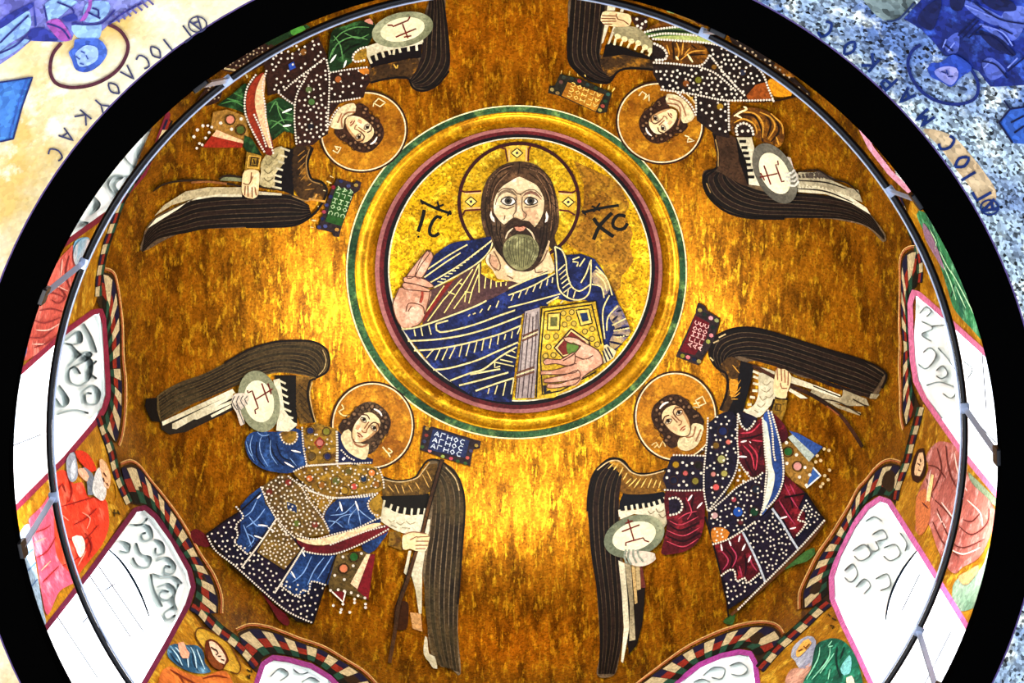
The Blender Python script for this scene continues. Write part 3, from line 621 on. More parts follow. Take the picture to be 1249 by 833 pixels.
GLY = {'A': ['0,1 .5,0 1,1', '.15,.6 .85,.75'], 'Γ': ['0,1 0,0 .9,0'], 'И': ['0,0 0,1', '1,0 1,1', '0,.5 1,.45'], 'N': ['0,0 0,1', '1,0 1,1', '0,.5 1,.5'], 'O': ['.5,0 .05,.5 .5,1 .95,.5 .5,0'], 'C': ['.95,.1 .4,0 .05,.5 .4,1 .95,.9'],
       'Ι': ['.5,0 .5,1'], 'Λ': ['0,1 .5,0 1,1'], 'Υ': ['0,0 .5,.5 1,0', '.5,.5 .5,1'], 'K': ['0,0 0,1', '.9,0 .05,.5 .95,1'], 'M': ['0,1 .1,0 .5,.7 .9,0 1,1'], 'P': ['0,1 0,0 .8,.1 .8,.45 0,.5'], 'Ο': ['.5,0 .05,.5 .5,1 .95,.5 .5,0']}
def write(par, text, org, ux, uy, m, wd, z, adv=1.35, surf='dome'):
    """letters one by one: ux, uy = the picture vectors of a letter's width and height"""
    org, ux, uy = map(lambda v: np.array(v, float), (org, ux, uy))
    for i, chx in enumerate(text):
        if chx == ' ': continue
        ls = [[org+ux*(adv*i+float(a.split(',')[0]))+uy*float(a.split(',')[1]) for a in s.split()] for s in GLY[chx]]
        o = strokes('letter', m, [np.array(l) for l in ls], wd, par, z, smooth=chx in 'OCΟ', surf=surf)
        if 'kind' in o: del o['kind']
def jewels(par, spots, z=11):
    """round mounts with a coloured stone: 'x,y,colour'"""
    for s in spots.split():
        x, y, c, r = (s.split(',')+['4'])[:4]; q = P('%s,%s' % (x, y))[0]; r = float(r)
        o = dots('jewel', c, [q], r, par, z, kind=None, sides=8); strokes('mount', '2c1a0c', [ellipse(q, r*1.25, r*1.25, 0, 12)], .9, o, z+1, closed=True)
HALO_B = mosaic('halo_amber', '9c6410', .3, metal=.4, rough=.4, scale=66, c2='6c3c08', c3='bc861c', bump=.5, stretch=(1.5, 1.5, .6))
NIGHT = mosaic('night_cloth', '0c0c1c', .6, scale=62, c2='181020')
BRO = mosaic('brocade_brown', '4c3818', .5, scale=50, c2='6c5420', c3='3a2412')
BROG = mosaic('brocade_gold', '6c4e12', .5, scale=50, c2='8a6a1c', c3='4c3010')
BLUEC = mosaic('sleeve_blue', '16305c', .4, scale=62, c2='0c1a3c', c3='2c5088')
WINGM = [mosaic('feather_brown', '2c2214', .45, c2='463820'), mosaic('feather_dark', '1c160e', .45, c2='38301c')]
WHITEF = mosaic('feather_white', 'd4ceb0', .2, c2='a8a080')

# ---------------------------------------------------------------- lower left
a1 = thing('winged_figure', 'winged person in blue sleeves and brown-gold jewelled robe, lower left of dome', 'person', 'winged figures around the medallion', px=(430, 600))
V(160, 400, 5.995)
lw = fill('wing', mosaic('wing_ground', '5c4a28', .4, c2='40341c'), '190,500 350,400 520,340 680,260 860,160 1040,105 1247,95 1330,100 1420,150 1450,230 1430,320 1350,365 1247,345 1050,330 760,420 500,530 210,680 190,600', a1, 3)
feathers(lw, WINGM, '1400,330 1440,230 1370,130 1200,100 1040,110 860,165 680,265 520,345 350,405 200,500', '1350,360 1300,350 1200,335 1050,325 900,370 760,430 600,500 450,560 320,620 220,690', 9, z=5, gap=.22, steps=40)
strokes('wing_outline', '120c06', '1350,365 1430,320 1450,230 1420,150 1330,100 1200,93 1040,105 860,160 680,260|1350,375 1310,385 1290,480 1310,600 1340,690', 2.6, lw, 6)
strokes('outline_light', 'a8905c', '1370,345 1410,300 1425,230 1400,160|1325,395 1305,480 1325,600 1350,690', 1.2, lw, 7)
fill('wing_tip', '080605', '110,515 190,510 190,600 215,690 150,680 110,600 100,570', lw, 6, smooth=False)
for s in ('225,685 740,445 760,475 230,715', '300,700 500,600 745,480 740,510 330,740 300,735', '410,660 735,530 740,550 480,670', '580,640 730,560 735,580 590,655'):
    fill('white_feather', WHITEF, s, lw, 6, smooth=False)
fill('underfeathers', '1c1812', '215,690 740,480 745,600 590,670 400,760 280,780 220,740', lw, 4, smooth=False)
sh = fill('wing_shoulder', mosaic('down_brown', '5c4012', .45, c2='3c2c12', c3='7c5c20'), '1200,345 1345,365 1320,400 1300,500 1320,600 1350,690 1240,700 1200,600', lw, 5, smooth=False)
fill('dark_hollow', '0c0a08', '1050,345 1210,345 1215,700 1200,760 1100,560', lw, 5, smooth=False)
tt = fill('scalloped_lining', WHITEF, '1040,380 1085,370 1100,450 1120,600 1180,680 1215,710 1150,760 1060,750 1080,600', lw, 12, smooth=False)
strokes('scallop', WHITEF, '1085,385 1130,408|1095,432 1140,458|1100,482 1145,505|1108,535 1155,555|1118,590 1170,612|1135,645 1185,660|1160,690 1210,705', 2.4, tt, 12)
strokes('down_line', '2c2010', '1230,420 1300,480|1230,470 1290,540|1230,520 1300,600|1240,570 1310,650|1240,630 1300,690', 1, sh, 7)
orb(a1, (316, 489.5), 25, 38, -12, [P(s) for s in ('915,520 1035,445', '955,405 1005,545', '1000,405 1025,485', '850,455 855,475 885,460 930,585 905,600 910,630')], 14, dk='74785c')
hn = fill('orb_hand', mosaic('pale_hand', 'c4b8a4', .2, c2='9c9484'), '740,500 790,475 860,490 850,560 800,600 820,660 830,700 800,715 770,620 740,570', a1, 17)
strokes('hand_line', '4a4844', '760,500 740,540 775,600|790,495 770,540 800,600|820,495 800,530 830,580|850,500 830,520 850,560|770,560 800,640 825,700', 1.2, hn, 18)
V(220, 520, 5.995)
sl = fill('left_sleeve', BLUEC, '540,40 720,40 880,30 920,280 800,340 700,335 600,310 510,240 475,150 480,90', a1, 10)
strokes('sleeve_fold', '6c8cb8', '600,60 580,120 590,200 640,290|530,60 510,140 530,220|560,40 600,70 650,60|660,100 660,200 710,280|480,110 500,180 540,250|800,230 850,290', 1.1, sl, 12, taper=True)
strokes('sleeve_shadow', '081024', '640,50 680,200 760,290|700,120 740,220 830,260|560,110 560,220 620,300', 2, sl, 11, taper=True)
strokes('sleeve_glint', 'e8e4dc', '810,175 880,190|760,260 830,300', 2, sl, 13, taper=True)
ar = fill('armband', BROG, '730,45 850,40 850,110 790,130 750,100', sl, 12); dots('pearl', PEARL, along('730,60 750,110 790,130 830,120 855,80 850,40', 3.6), 1.3, ar, 14)
ch_ = fill('chest_panel', BROG, '895,20 1000,-25 1145,20 1150,270 925,285 900,150', a1, 10, smooth=False)
dots('pearl', PEARL, along('890,10 900,150 925,285|1145,40 1150,150 1150,290|925,290 1050,280 1247,268', 3.2), 1.25, a1, 13)
jewels(ch_, '950,32,1c2448 1068,38,6c6a20 960,218,4c3c20 1075,220,1c2040 1020,120,a86058')
strokes('lozenge', '7c2018', '1020,80 1055,120 1020,165 980,120 1020,80', 1.5, ch_, 12, smooth=False); dots('pearl', PEARL, P('1000,60 1075,95 960,100 1070,130 940,155 1020,190 985,60 1105,110 1090,165'), 1.2, ch_, 13)
nk = fill('dark_collar', '10183a', '1150,30 1180,60 1250,170 1247,265 1150,265', a1, 9, smooth=False)
V(400, 520, 5.995)
fill('collar_cloth', '10183a', '60,30 95,60 150,180 330,240 325,275 60,270', a1, 9, smooth=False)
nkk = fill('neck', 'c8b88c', '95,70 150,20 200,100 260,130 300,130 275,240 180,210 120,150', a1, 10)
strokes('neck_line', '8a5c3c', '185,90 200,130 250,150 290,130', 2.4, nkk, 12)
dots('pearl', PEARL, along('62,40 65,100 65,180 62,270|100,175 150,225 190,245|62,272 180,272 320,265', 3.2), 1.2, a1, 13); fill('collar_drop', 'dcd8d0', '100,240 120,222 130,235 112,252', a1, 12)
head(a1, (454.5, 519), 50.5, 53, 0, (445.5, 522.5), (12, -14.5), 20.5, '54402a', HALO_B)
strokes('halo_ribbon', 'dcc890', [P('400,150 440,195 470,185 440,160'), P('440,195 455,225')], 1.6, a1, 8)
V(360, 400, 5.995); strokes('halo_ribbon', 'd8c480', '340,560 355,590 320,610 350,640 385,640', 1.6, a1, 8)
# sash across the breast and the crossing loros
V(220, 520, 5.995)
ss = fill('breast_sash', BROG, '830,340 900,300 1050,285 1247,285 1400,290 1470,350 1480,460 1380,495 1247,500 1120,520 1000,480 900,410', a1, 11)
dots('pearl', PEARL, along('830,330 920,290 1060,280 1250,268|870,420 1000,490 1120,520 1247,520 1370,510 1450,485|1450,300 1480,380 1490,460', 3.2), 1.25, ss, 14)
jewels(ss, '945,380,a85420 1035,430,7c4c14 1140,400,4c5020,5 1230,330,4c4418 1340,385,142840 1400,340,c87030 1270,440,a83c34 1430,425,7c4c10 1200,470,8c6c1c')
dots('pearl', PEARL, scatter('860,345 1000,300 1250,300 1400,310 1460,360 1460,450 1250,490 1120,500 1000,460', 60, 4.5), 1.25, ss, 13)
lo = fill('loros', BRO, '595,440 730,350 800,365 900,460 1020,640 1090,780 1000,800 840,820 760,740 690,660 620,560', a1, 11, smooth=False)
l2 = fill('crossing_band', BROG, '800,360 880,420 1000,490 1120,520 1110,560 1020,650 930,520', a1, 12, smooth=False)
dots('pearl', PEARL, along('790,365 880,440 940,540 1040,670 1090,770|590,445 640,560 700,670 780,760 840,815|1115,530 1060,610 1040,665|940,470 1100,525', 3.1), 1.25, lo, 14)
strokes('band_edge', '24180c', '830,385 930,490 1060,680|820,350 900,420 1000,490', 1.2, lo, 14)
dots('pearl', PEARL, scatter('600,450 730,360 800,400 900,500 1000,660 1060,780 840,800 700,660 640,560', 110, 4.2), 1.35, lo, 13); dots('pearl', PEARL, scatter('830,370 1100,530 1020,640 930,510', 30, 3.6), 1.2, l2, 14)
fill('blue_lozenge', '18284c', '770,540 855,575 855,640 780,610', lo, 13, smooth=False); strokes('lozenge_outline', '8a7840', '770,540 855,575 855,640 780,610 770,540', 1.2, lo, 14, smooth=False)
jewels(lo, '650,480,5c2018 790,410,6c2018 850,710,4c5c20 985,720,6c2c20'); jewels(l2, '1030,550,b8741c')
# blue sleeve under the breast, skirts
V(400, 520, 5.995)
s2 = fill('right_sleeve', BLUEC, '0,600 80,530 200,520 300,505 350,620 385,700 250,740 60,800 -10,760 -30,690', a1, 10)
strokes('sleeve_fold', '7494c0', '20,650 110,640 160,600 200,560|60,620 90,580|10,740 100,660 180,640|150,720 160,660 210,600|240,720 220,620 200,560|330,690 260,640 220,600|0,690 60,700 110,740', 1.2, s2, 12, taper=True)
strokes('sleeve_glint', 'e8e4dc', '85,550 105,620|200,545 225,615', 2.2, s2, 13, taper=True)
ar = fill('armband', BROG, '300,560 380,500 400,540 380,680 330,640', a1, 12); dots('pearl', PEARL, along('360,490 300,545 295,590 330,640 370,650|0,525 120,520 240,505 340,490', 3.4), 1.3, ar, 14)
V(400, 640, 5.995)
bd = fill('red_draped_band', mosaic('wine_band', '64141a', .3, c2='4a0e14'), '-230,115 -120,150 0,150 200,80 380,0 450,20 440,50 300,120 100,200 -60,215 -160,190', a1, 12)
fill('cream_edge', 'd8bc90', '-230,95 -120,110 0,90 180,40 330,-10 390,0 200,80 60,130 -60,150 -180,130', bd, 14)
dots('pearl', PEARL, along('-220,80 -100,105 40,70 200,30 330,-30 400,-60|20,145 160,90 300,40 420,10|-190,190 -60,215 60,210 220,150 340,90 445,30', 3.3), 1.3, bd, 16)
strokes('fur_mark', '100c08', '-200,95 -195,106|-170,100 -166,110|-140,104 -136,112|-100,100 -96,110|-60,95 -55,104|-20,85 -16,95', 1.2, bd, 15)
s3 = fill('hanging_sleeve', BLUEC, '250,130 330,110 440,50 380,140 340,190 300,210 260,190', a1, 11)
V(220, 640, 5.995)
hem = fill('skirt', NIGHT, '190,70 380,-60 440,-100 560,-180 900,160 1140,220 1060,440 970,720 850,690 600,480 360,280 220,160', a1, 7, smooth=False)
for s in ('440,-140 500,-210 590,-280 700,-70 660,0 480,220 410,130 440,60', '885,175 1000,200 1140,220 1080,440 970,410 950,480 850,525 750,440'):
    b_ = fill('skirt_panel', BLUEC, s, hem, 9, smooth=False)
strokes('skirt_fold', '6c90c4', '560,-180 520,-100 470,-60|620,-120 560,-40 480,20|500,-60 560,10 600,0|480,60 540,100 500,160|960,230 900,350 820,420|1050,240 980,330 930,440|1110,230 1040,340 1000,400|800,350 850,400|460,0 500,100 520,160', 1.5, hem, 11, taper=True)
strokes('skirt_glint', 'e8e4dc', '560,-190 590,-220|640,20 690,50|570,0 640,10|540,80 600,100|810,340 840,390|890,190 910,230', 2, hem, 12, taper=True)
b2 = fill('brocade_panel', BRO, '700,-40 760,20 880,180 760,330 560,200', hem, 10, smooth=False)
dots('pearl', PEARL, scatter('700,-30 760,30 870,180 760,320 580,200', 70, 3.8), 1.3, b2, 12)
dots('pearl', PEARL, scatter('210,75 400,-50 420,130 560,200 700,330 720,370 950,480 1050,460 970,690 850,650 600,440 360,250', 110, 5), 1.4, hem, 10)
dots('pearl', PEARL, along('700,-40 600,110 450,310|900,170 800,330 690,500', 2.3), 1.3, hem, 13)
dots('pearl', PEARL, along('410,-130 460,-60 410,0 420,80 400,130 490,215|740,450 850,525 890,480 940,485 960,415 1060,440|200,85 260,190 400,300 600,480 780,630 960,715|720,0 790,80', 3.4), 1.3, hem, 13)
strokes('skirt_outline', '100a08', '190,70 330,-30 440,-100 590,-240|970,720 1060,440 1140,220|200,80 360,280 600,490 850,700 970,720', 1.8, hem, 12, smooth=False)
for s in ('75,50 110,30 170,60 230,150 190,165 100,130', '590,490 640,540 700,600 770,650 800,720 780,740 720,700 660,600'):
    fill('slipper', mosaic('crimson_slipper', '4c0e14', .3), s, a1, 6)
V(400, 640, 5.995)
tr = fill('hanging_jewelled_end', mosaic('dull_brocade', '3c3018', .5, c2='5c4820'), '60,220 250,190 300,210 330,300 290,550 10,480 0,400', a1, 8, smooth=False)
fill('cream_panel', 'd8b890', '280,215 310,215 215,470 165,430', tr, 10, smooth=False); fill('crimson_panel', '641018', '310,215 345,215 295,550 215,480', tr, 10, smooth=False)
fill('tassel_triangle', '5c1418', '30,490 130,485 120,575', tr, 10, smooth=False); strokes('triangle_edge', 'e4dcc8', '30,490 110,565 130,485', 1.6, tr, 12, smooth=False)
jewels(tr, '190,235,1c4c1c,5 115,320,b86c48,5'); dots('pearl', PEARL, P('245,210 185,300 110,235 50,370 120,400 20,480 75,475 120,485 170,497 220,518 270,535 195,545 195,570 275,580 275,605 110,580 98,620 92,640 40,590 160,640'), 1.9, tr, 12)
# staff, banner, hand, right wing
V(400, 520, 5.995)
rw = fill('wing', mosaic('wing_ground_b', '76644a', .4, c2='4a3c24'), '740,250 870,290 950,370 990,480 1000,620 990,800 960,1200 950,1500 970,1810 900,1770 800,1740 740,1600 720,1300 690,1000 700,600 790,440', a1, 3)
feathers(rw, WINGM, '830,260 920,310 985,440 995,620 980,900 950,1300 945,1600 965,1800', '780,430 770,520 760,620 740,800 710,1000 700,1250 730,1500 800,1740', 7, z=5, gap=.2, steps=44)
strokes('wing_outline', '140e06', '390,365 480,395 560,395 640,370 680,310 730,250 800,245 870,285 950,370 990,480 1000,620 980,900 950,1300', 2.4, rw, 7); strokes('outline_light', 'b49c6c', '400,385 490,405 570,402 655,375 700,320 745,262|860,300 930,380 960,470', 1.3, rw, 8)
sh = fill('wing_shoulder', MATS['down_brown'], '390,380 480,405 570,405 660,375 720,280 800,270 790,440 740,480 700,500 400,510', rw, 5, smooth=False)
strokes('down_line', 'c49c50', '440,430 480,480|490,425 520,490|540,430 560,490|590,430 620,480|640,410 670,460|690,350 740,450|720,320 760,400', 1.2, sh, 7, taper=True)
fill('dark_hollow', '0c0a06', '390,510 740,490 730,660 400,620', rw, 4, smooth=False)
tt = fill('scalloped_lining', WHITEF, '385,620 420,590 500,630 600,650 720,655 735,790 700,790 550,780 440,730 380,680', rw, 6)
strokes('scallop', WHITEF, '400,600 415,540|450,620 468,570|500,640 515,585|555,650 565,595|610,655 615,600|655,660 665,600|700,665 710,600', 2.6, tt, 7)
strokes('scale_mark', '8c8464', '440,680 460,700 490,685|500,700 530,720 560,700|570,690 600,715 640,700|460,720 500,740|540,740 600,745', 1, tt, 8)
V(400, 640, 5.995)
for s in ('720,-40 750,-40 740,50 705,50', '645,190 710,190 690,330 685,650 665,650 640,480 620,400 610,370', '590,190 610,190 575,370 555,350', '680,650 690,780 620,760 600,640'):
    fill('white_feather', WHITEF if s[0] != '6' or s[:3] == '645' else 'b08450', s, rw, 7, smooth=False)
V(400, 694, 5.995); fill('white_feather', WHITEF, '710,490 725,500 740,620 780,640 800,730 770,725 740,680 700,620', rw, 7)
fill('dark_patch', '2c1404', '500,250 580,240 590,330 570,440 490,430 485,320', a1, 4)
V(400, 520, 5.995)
st = strokes('staff', mosaic('staff_brown', '4c3018', .4, c2='2c1c10'), '835,240 780,430 730,610 690,780 640,930 580,1130 520,1300 490,1500 450,1730', 4.6, a1, 9)
strokes('staff_edge', '0c0804', '820,250 765,430 715,610 675,780 560,1130 500,1300|848,245 795,430 745,610 705,780', 1.0, st, 11)
b = fill('banner', mosaic('banner_frame', '241a1c', .5), '700,-10 740,10 760,0 1120,110 1110,160 1060,170 1040,290 840,230 670,170', a1, 6, smooth=False)
fill('lettered_field', '1c2648', '770,15 1035,105 1005,230 730,170', b, 8, smooth=False)
for x, y, c_ in ((725,15,'8c7430'),(720,65,'6c2820'),(705,110,'2c3450'),(690,150,'2c4420'),(1085,140,'8c7430'),(1045,180,'3c3c58'),(1020,230,'a84c40'),(1005,270,'2c4c24'),(900,235,'a8404c'),(840,220,'7c8c40'),(950,255,'2c4c24'),(745,178,'b46c60')): fill('inset_stone', c_, ellipse(P('%d,%d' % (x, y))[0], 2.6, 2.2, 15, 6), b, 8, smooth=False)
for r_, w_ in enumerate(('AΓИOC', 'AΓИOC', 'AΓИOC')):
    write(b, w_, P('%d,%d' % (785-r_*13, 35+r_*44))[0], np.array([32, 10])/6, np.array([-8, 32])/6, 'b8c4d0', 1.2, 10, adv=1.45)
V(400, 640, 5.995)
hd = fill('staff_hand', MATS['angel_flesh'], '550,75 620,50 720,65 745,90 735,130 715,190 640,190 600,175 550,180', a1, 13)
strokes('finger_line', '7c4c34', '650,90 740,85|645,120 735,120|640,150 730,150|640,175 715,175|650,85 600,110|550,75 620,52 720,66', 1.1, hd, 15)
fill('cuff', BROG, '450,50 530,50 540,190 440,150', a1, 9, smooth=False)

# ---------------------------------------------------------------- lower right
DARKF = [mosaic('feather_black', '0c0806', .5), mosaic('feather_umber', '140c0a', .5, c2='20140e')]
WG2 = mosaic('wing_ground_umber', '5c4a34', .4, c2='3c2e20')
WINE = mosaic('sleeve_wine', '4a0c14', .4, scale=62, c2='2a0810', c3='7c1a24')
a2 = thing('winged_figure', 'winged person in wine-red sleeves with a blue-lined drape, dark robe, lower right of dome', 'person', 'winged figures around the medallion', px=(860, 600))
V(770, 400, 5.995)
rw = fill('wing', WG2, '580,120 600,80 660,40 740,10 850,0 980,20 1150,70 1400,150 1700,240 1850,320 1860,370 1830,440 1790,500 1740,515 1500,400 1247,360 1080,290 900,240 820,260 760,220 700,300 650,310 600,260 570,190', a2, 3)
feathers(rw, DARKF, '620,300 575,200 600,90 680,35 800,2 1000,25 1250,100 1500,180 1700,250 1850,340', '740,250 760,215 790,205 860,225 950,255 1100,300 1300,370 1450,430 1600,480 1740,515', 8, z=5, gap=.16, steps=44)
strokes('wing_outline', '0c0604', '570,190 600,80 660,40 740,8 850,-2 980,20 1150,70 1400,150 1700,240 1850,320 1860,380 1830,440|580,130 570,190 600,260 650,310 690,330 705,400 690,500 650,600', 3, rw, 6)
strokes('outline_light', 'b8a070', '640,70 690,45|600,110 640,90|575,215 600,240', 1.6, rw, 7)
for s in ('900,275 1000,300 1050,320 1050,340 920,300', '1160,350 1350,420 1530,490 1520,515 1330,450 1160,400', '1160,440 1270,500 1290,515 1240,515 1150,460'): fill('white_feather', WHITEF, s, rw, 7, smooth=False)
for s in ('1330,430 1530,500 1720,570 1600,570 1450,540 1310,470', '1550,450 1720,520 1740,570 1540,510', '1750,480 1815,485 1790,520 1740,515', '1400,520 1680,620 1670,640 1520,590'): fill('grey_feather', mosaic('feather_grey', '9c9070', .3, c2='6c6044'), s, rw, 6, smooth=False)
strokes('feather_shadow', '2c2014', '1330,425 1530,505|1400,520 1520,545 1680,635|1620,520 1720,575', 1.5, rw, 8)
fill('dark_hollow', '08080c', '800,240 900,270 890,320 860,450 820,600 790,650 700,620 760,500', rw, 6, smooth=False)
sh = fill('wing_shoulder', mosaic('down_dark', '3c2810', .45, c2='20140a', c3='8a5c14'), '640,300 720,210 800,260 810,400 800,540 770,610 650,600 690,500 705,400', rw, 5)
strokes('down_line', 'b88830', '730,400 770,420 800,380|720,450 770,470 800,430|715,490 760,500 795,470|730,520 780,520|720,370 760,390|740,270 790,330', 1.2, sh, 7, taper=True)
fill('down_gold', 'b87c18', '720,380 790,390 780,460 730,510', sh, 6)
tt = fill('scalloped_lining', WHITEF, '940,330 1050,380 1060,450 1050,520 990,600 940,650 880,650 830,610 900,560 930,470', rw, 8)
strokes('scallop', WHITEF, '960,345 890,315|950,375 892,355|940,415 890,405|925,460 885,458|905,510 868,505|880,560 850,560|870,610 822,600', 3, tt, 9)
strokes('scale_mark', '8c8060', '960,400 990,420 1020,390|950,450 990,470 1020,440|980,500 1010,510 1040,480|940,500 960,530 990,510|920,560 950,580 980,550|900,600 930,620', 1.1, tt, 10)
strokes('staff', mosaic('staff_dark', '1c100a', .4, c2='3c2014'), '890,275 1050,360 1160,420 1300,480 1430,560 1540,650 1620,760 1690,870', 4.6, a2, 9)
strokes('staff_light', '7c4424', '1430,570 1520,640', 1.6, a2, 11)
hd = fill('staff_hand', MATS['angel_flesh'], '1065,290 1090,300 1120,300 1150,320 1170,350 1160,420 1140,470 1130,515 1060,505 1040,460 1045,380', a2, 14)
strokes('finger_line', '7c4c34', '1065,290 1070,380|1095,300 1100,390|1120,305 1125,400|1148,320 1145,420|1090,400 1100,440 1140,440', 1.2, hd, 16)
cf = fill('cuff', BROG, '1050,515 1140,525 1130,600 1100,680 1020,600', a2, 9, smooth=False); strokes('cuff_edge', '140c08', '1050,510 1145,520|1045,520 1020,600', 2.6, cf, 11); strokes('cuff_square', '2c1c0c', '1060,555 1095,560 1085,605 1050,600 1060,555', 1.2, cf, 11, smooth=False)
nk = fill('neck', 'c8b88c', '350,810 400,790 450,700 525,715 520,770 480,860 400,900 340,870', a2, 10)
strokes('neck_line', '8a5c3c', '400,800 450,790 470,720|470,830 510,740', 1.8, nk, 12)
head(a2, (824, 508), 50.5, 54.5, 0, (826.3, 514), (-12.2, -15.2), 21, '3c2414', HALO_B, flip=1)
strokes('halo_ribbon', 'dcc890', [P('450,580 500,580 470,530 520,500 545,550 500,570'), P('455,555 500,545')], 1.4, a2, 8, smooth=False)
V(700, 360, 1.7725); strokes('halo_ribbon', 'cbb070', '168,325 178,318 184,330 192,316 198,328|174,330 182,322', 1.3, a2, 8)
V(820, 350, 12.01)
b = fill('banner', mosaic('banner_frame', '241a1c'), '375,230 480,280 500,340 690,460 680,560 600,800 380,1150 230,1090 50,1020 80,950 340,380 345,330', a2, 6, smooth=False)
fill('lettered_field', '540c14', '340,420 545,530 500,740 330,1000 110,940 200,760', b, 8, smooth=False)
for x, y, c_ in ((405,340,'8c7c3c'),(470,400,'16241c'),(565,455,'c88890'),(650,490,'7c8450'),(595,590,'101c18'),(570,710,'c87c80'),(525,800,'8c9440'),(150,1010,'6c6c1c'),(230,1030,'c06468'),(320,1060,'101830'),(390,1090,'8c8040')): fill('inset_stone', c_, ellipse(P('%d,%d' % (x, y))[0], 3.0, 2.6, 25, 6), b, 9, smooth=False)
for r_ in range(3): write(b, 'AΓИOC', (838.5+r_*6, 422+r_*2.2), np.array([1.6, -5]), np.array([4.4, 1.6]), 'd8a8a0', 1.1, 10, adv=1.32)
V(710, 540, 5.995)
lw = fill('wing', WG2, '70,260 110,190 190,130 260,120 320,160 350,210 300,260 270,380 280,700 300,900 310,1100 300,1350 270,1580 230,1700 110,1700 130,1500 100,1000 60,700 40,450', a2, 3)
feathers(lw, DARKF, '200,130 100,220 60,350 45,500 65,800 110,1100 130,1400 120,1690', '300,200 290,300 275,400 275,600 285,900 300,1200 295,1450 240,1690', 6, z=5, gap=.16, steps=44)
strokes('wing_outline', '0c0604', '40,500 50,350 90,220 180,130 250,115 310,140 350,195 400,225 500,225 620,190', 3, lw, 6); strokes('outline_light', 'c0a878', '110,200 190,140 260,130 310,165 360,215 430,238 510,230 600,205', 1.4, lw, 7)
sh = fill('wing_shoulder', mosaic('down_gold', '7c5414', .45, c2='4c3010', c3='b88420'), '190,140 260,130 310,160 360,215 430,235 500,232 590,210 600,350 300,370 290,250 240,190', lw, 5)
strokes('down_line', 'dcb860', '190,190 230,150|230,200 260,160|270,240 300,180|300,270 330,220|320,300 360,260|340,320 400,260|380,330 430,260|430,330 470,260|480,330 510,260|520,330 545,270|560,330 575,280', 1.5, sh, 7, taper=True)
fill('dark_hollow', '060810', '300,370 600,360 620,400 600,450 270,500 275,430', lw, 4, smooth=False)
tt = fill('scalloped_lining', WHITEF, '270,500 400,490 500,470 600,440 635,450 635,560 600,620 500,540 380,520 280,560', lw, 6, smooth=False)
strokes('scallop', WHITEF, '278,540 272,490|325,515 318,462|370,510 362,455|410,500 400,448|455,500 445,442|500,495 485,440|540,480 522,430|580,465 562,415|630,450 600,395', 3, tt, 7)
strokes('scale_mark', '7c6c50', '480,500 500,520 530,500|540,480 560,510 600,490|560,520 590,550 620,520', 1.1, tt, 8)
for s, c_ in (('265,860 310,880 330,1100 345,1350 300,1610 285,1600 305,1350 290,1100', WHITEF), ('310,870 355,870 375,1150 390,1440 345,1450 350,1200', MATS.get('feather_grey')), ('360,880 385,880 405,1170 385,1180', 'a88c58'), ('390,880 420,880 430,1070 400,1080', 'a08c60'), ('420,880 440,900 465,1060 430,1060', '54241c')): fill('long_feather', c_, s, lw, 7, smooth=False)
fill('feather_shade', '100a08', '300,880 460,1050 455,1170 440,1330 400,1480 340,1550 320,1300', lw, 4, smooth=False)
orb(a2, (773.5, 654), 38, 25, -18, [P(s) for s in ('335,560 380,715', '315,590 370,570', '290,650 420,600', '320,755 320,730 445,695 460,715 490,725')], 13, dk='5c6450', lt='e4dab8')
hn = fill('orb_hand', mosaic('pale_hand', 'c4b8a4'), '320,800 430,790 530,810 540,850 460,900 360,890', a2, 15); strokes('finger', '7c8474', '320,780 310,840 330,880|345,780 335,840 360,890|375,780 375,830 400,880|405,780 415,830 450,870', 2.6, hn, 16)
sl = fill('left_sleeve', WINE, '620,350 900,350 900,450 890,600 850,720 760,790 650,815 580,810 600,700 620,600', a2, 9)
strokes('sleeve_fold', 'a83848', '640,570 720,600 850,540|620,640 740,680 860,620|620,720 740,760 850,700|760,400 800,500 770,560|700,560 760,520 840,500', 1.4, sl, 11, taper=True)
strokes('sleeve_shadow', '18040a', '640,600 720,640 860,580|620,680 740,720 860,660|820,380 800,480 840,540|740,420 760,500', 2.4, sl, 10, taper=True)
strokes('sleeve_glint', 'f0e0dc', '805,380 775,425|880,435 840,480|870,40 885,55', 2.2, sl, 12, taper=True)
ar = fill('armband', NIGHT, '640,400 690,400 730,440 725,490 690,520 640,530', sl, 11); dots('pearl', PEARL, along('640,410 690,402 725,435 730,480 700,515 640,530', 3.8), 1.6, ar, 13)
bt = fill('breast_sash', NIGHT, '620,190 650,100 720,90 900,100 890,340 620,345 590,260', a2, 10, smooth=False)
dots('pearl', PEARL, along('670,90 760,92 890,95|605,345 740,350 890,345', 3.6), 1.3, bt, 13)
jewels(bt, '685,160,8c6c10 850,165,14140c 670,275,101428 828,280,6c6424 755,223,a84c48,3'); dots('pearl', PEARL, P('735,145 765,165 805,150 635,205 695,220 810,222 870,222 620,255 742,283 708,310 765,310'), 1.8, bt, 12)
V(850, 500, 5.995)
cp = fill('chest_panel', NIGHT, '150,40 200,15 260,10 290,60 300,200 300,400 200,640 80,740 50,600 60,300 80,100', a2, 11, smooth=False)
dots('pearl', PEARL, along('80,60 75,200 60,350 50,480 55,620 80,740|300,30 295,200 300,380 240,540 80,740|300,370 400,500 480,460|410,500 300,560 200,650 85,745', 3.3), 1.3, a2, 14)
jewels(cp, '190,155,121c44,5 140,260,5c4414 230,235,b85c50,3 180,360,8c8c54,5 120,470,a86c64,3 200,465,8c8440 140,565,b84c48,4'); dots('pearl', PEARL, scatter('140,50 290,50 290,380 190,620 90,700 70,400 100,120', 42, 4.6), 1.44, cp, 13)
lo = fill('loros', NIGHT, '80,745 300,560 480,460 620,420 640,520 600,640 470,780 330,880 200,960 130,980 80,820', a2, 10, smooth=False)
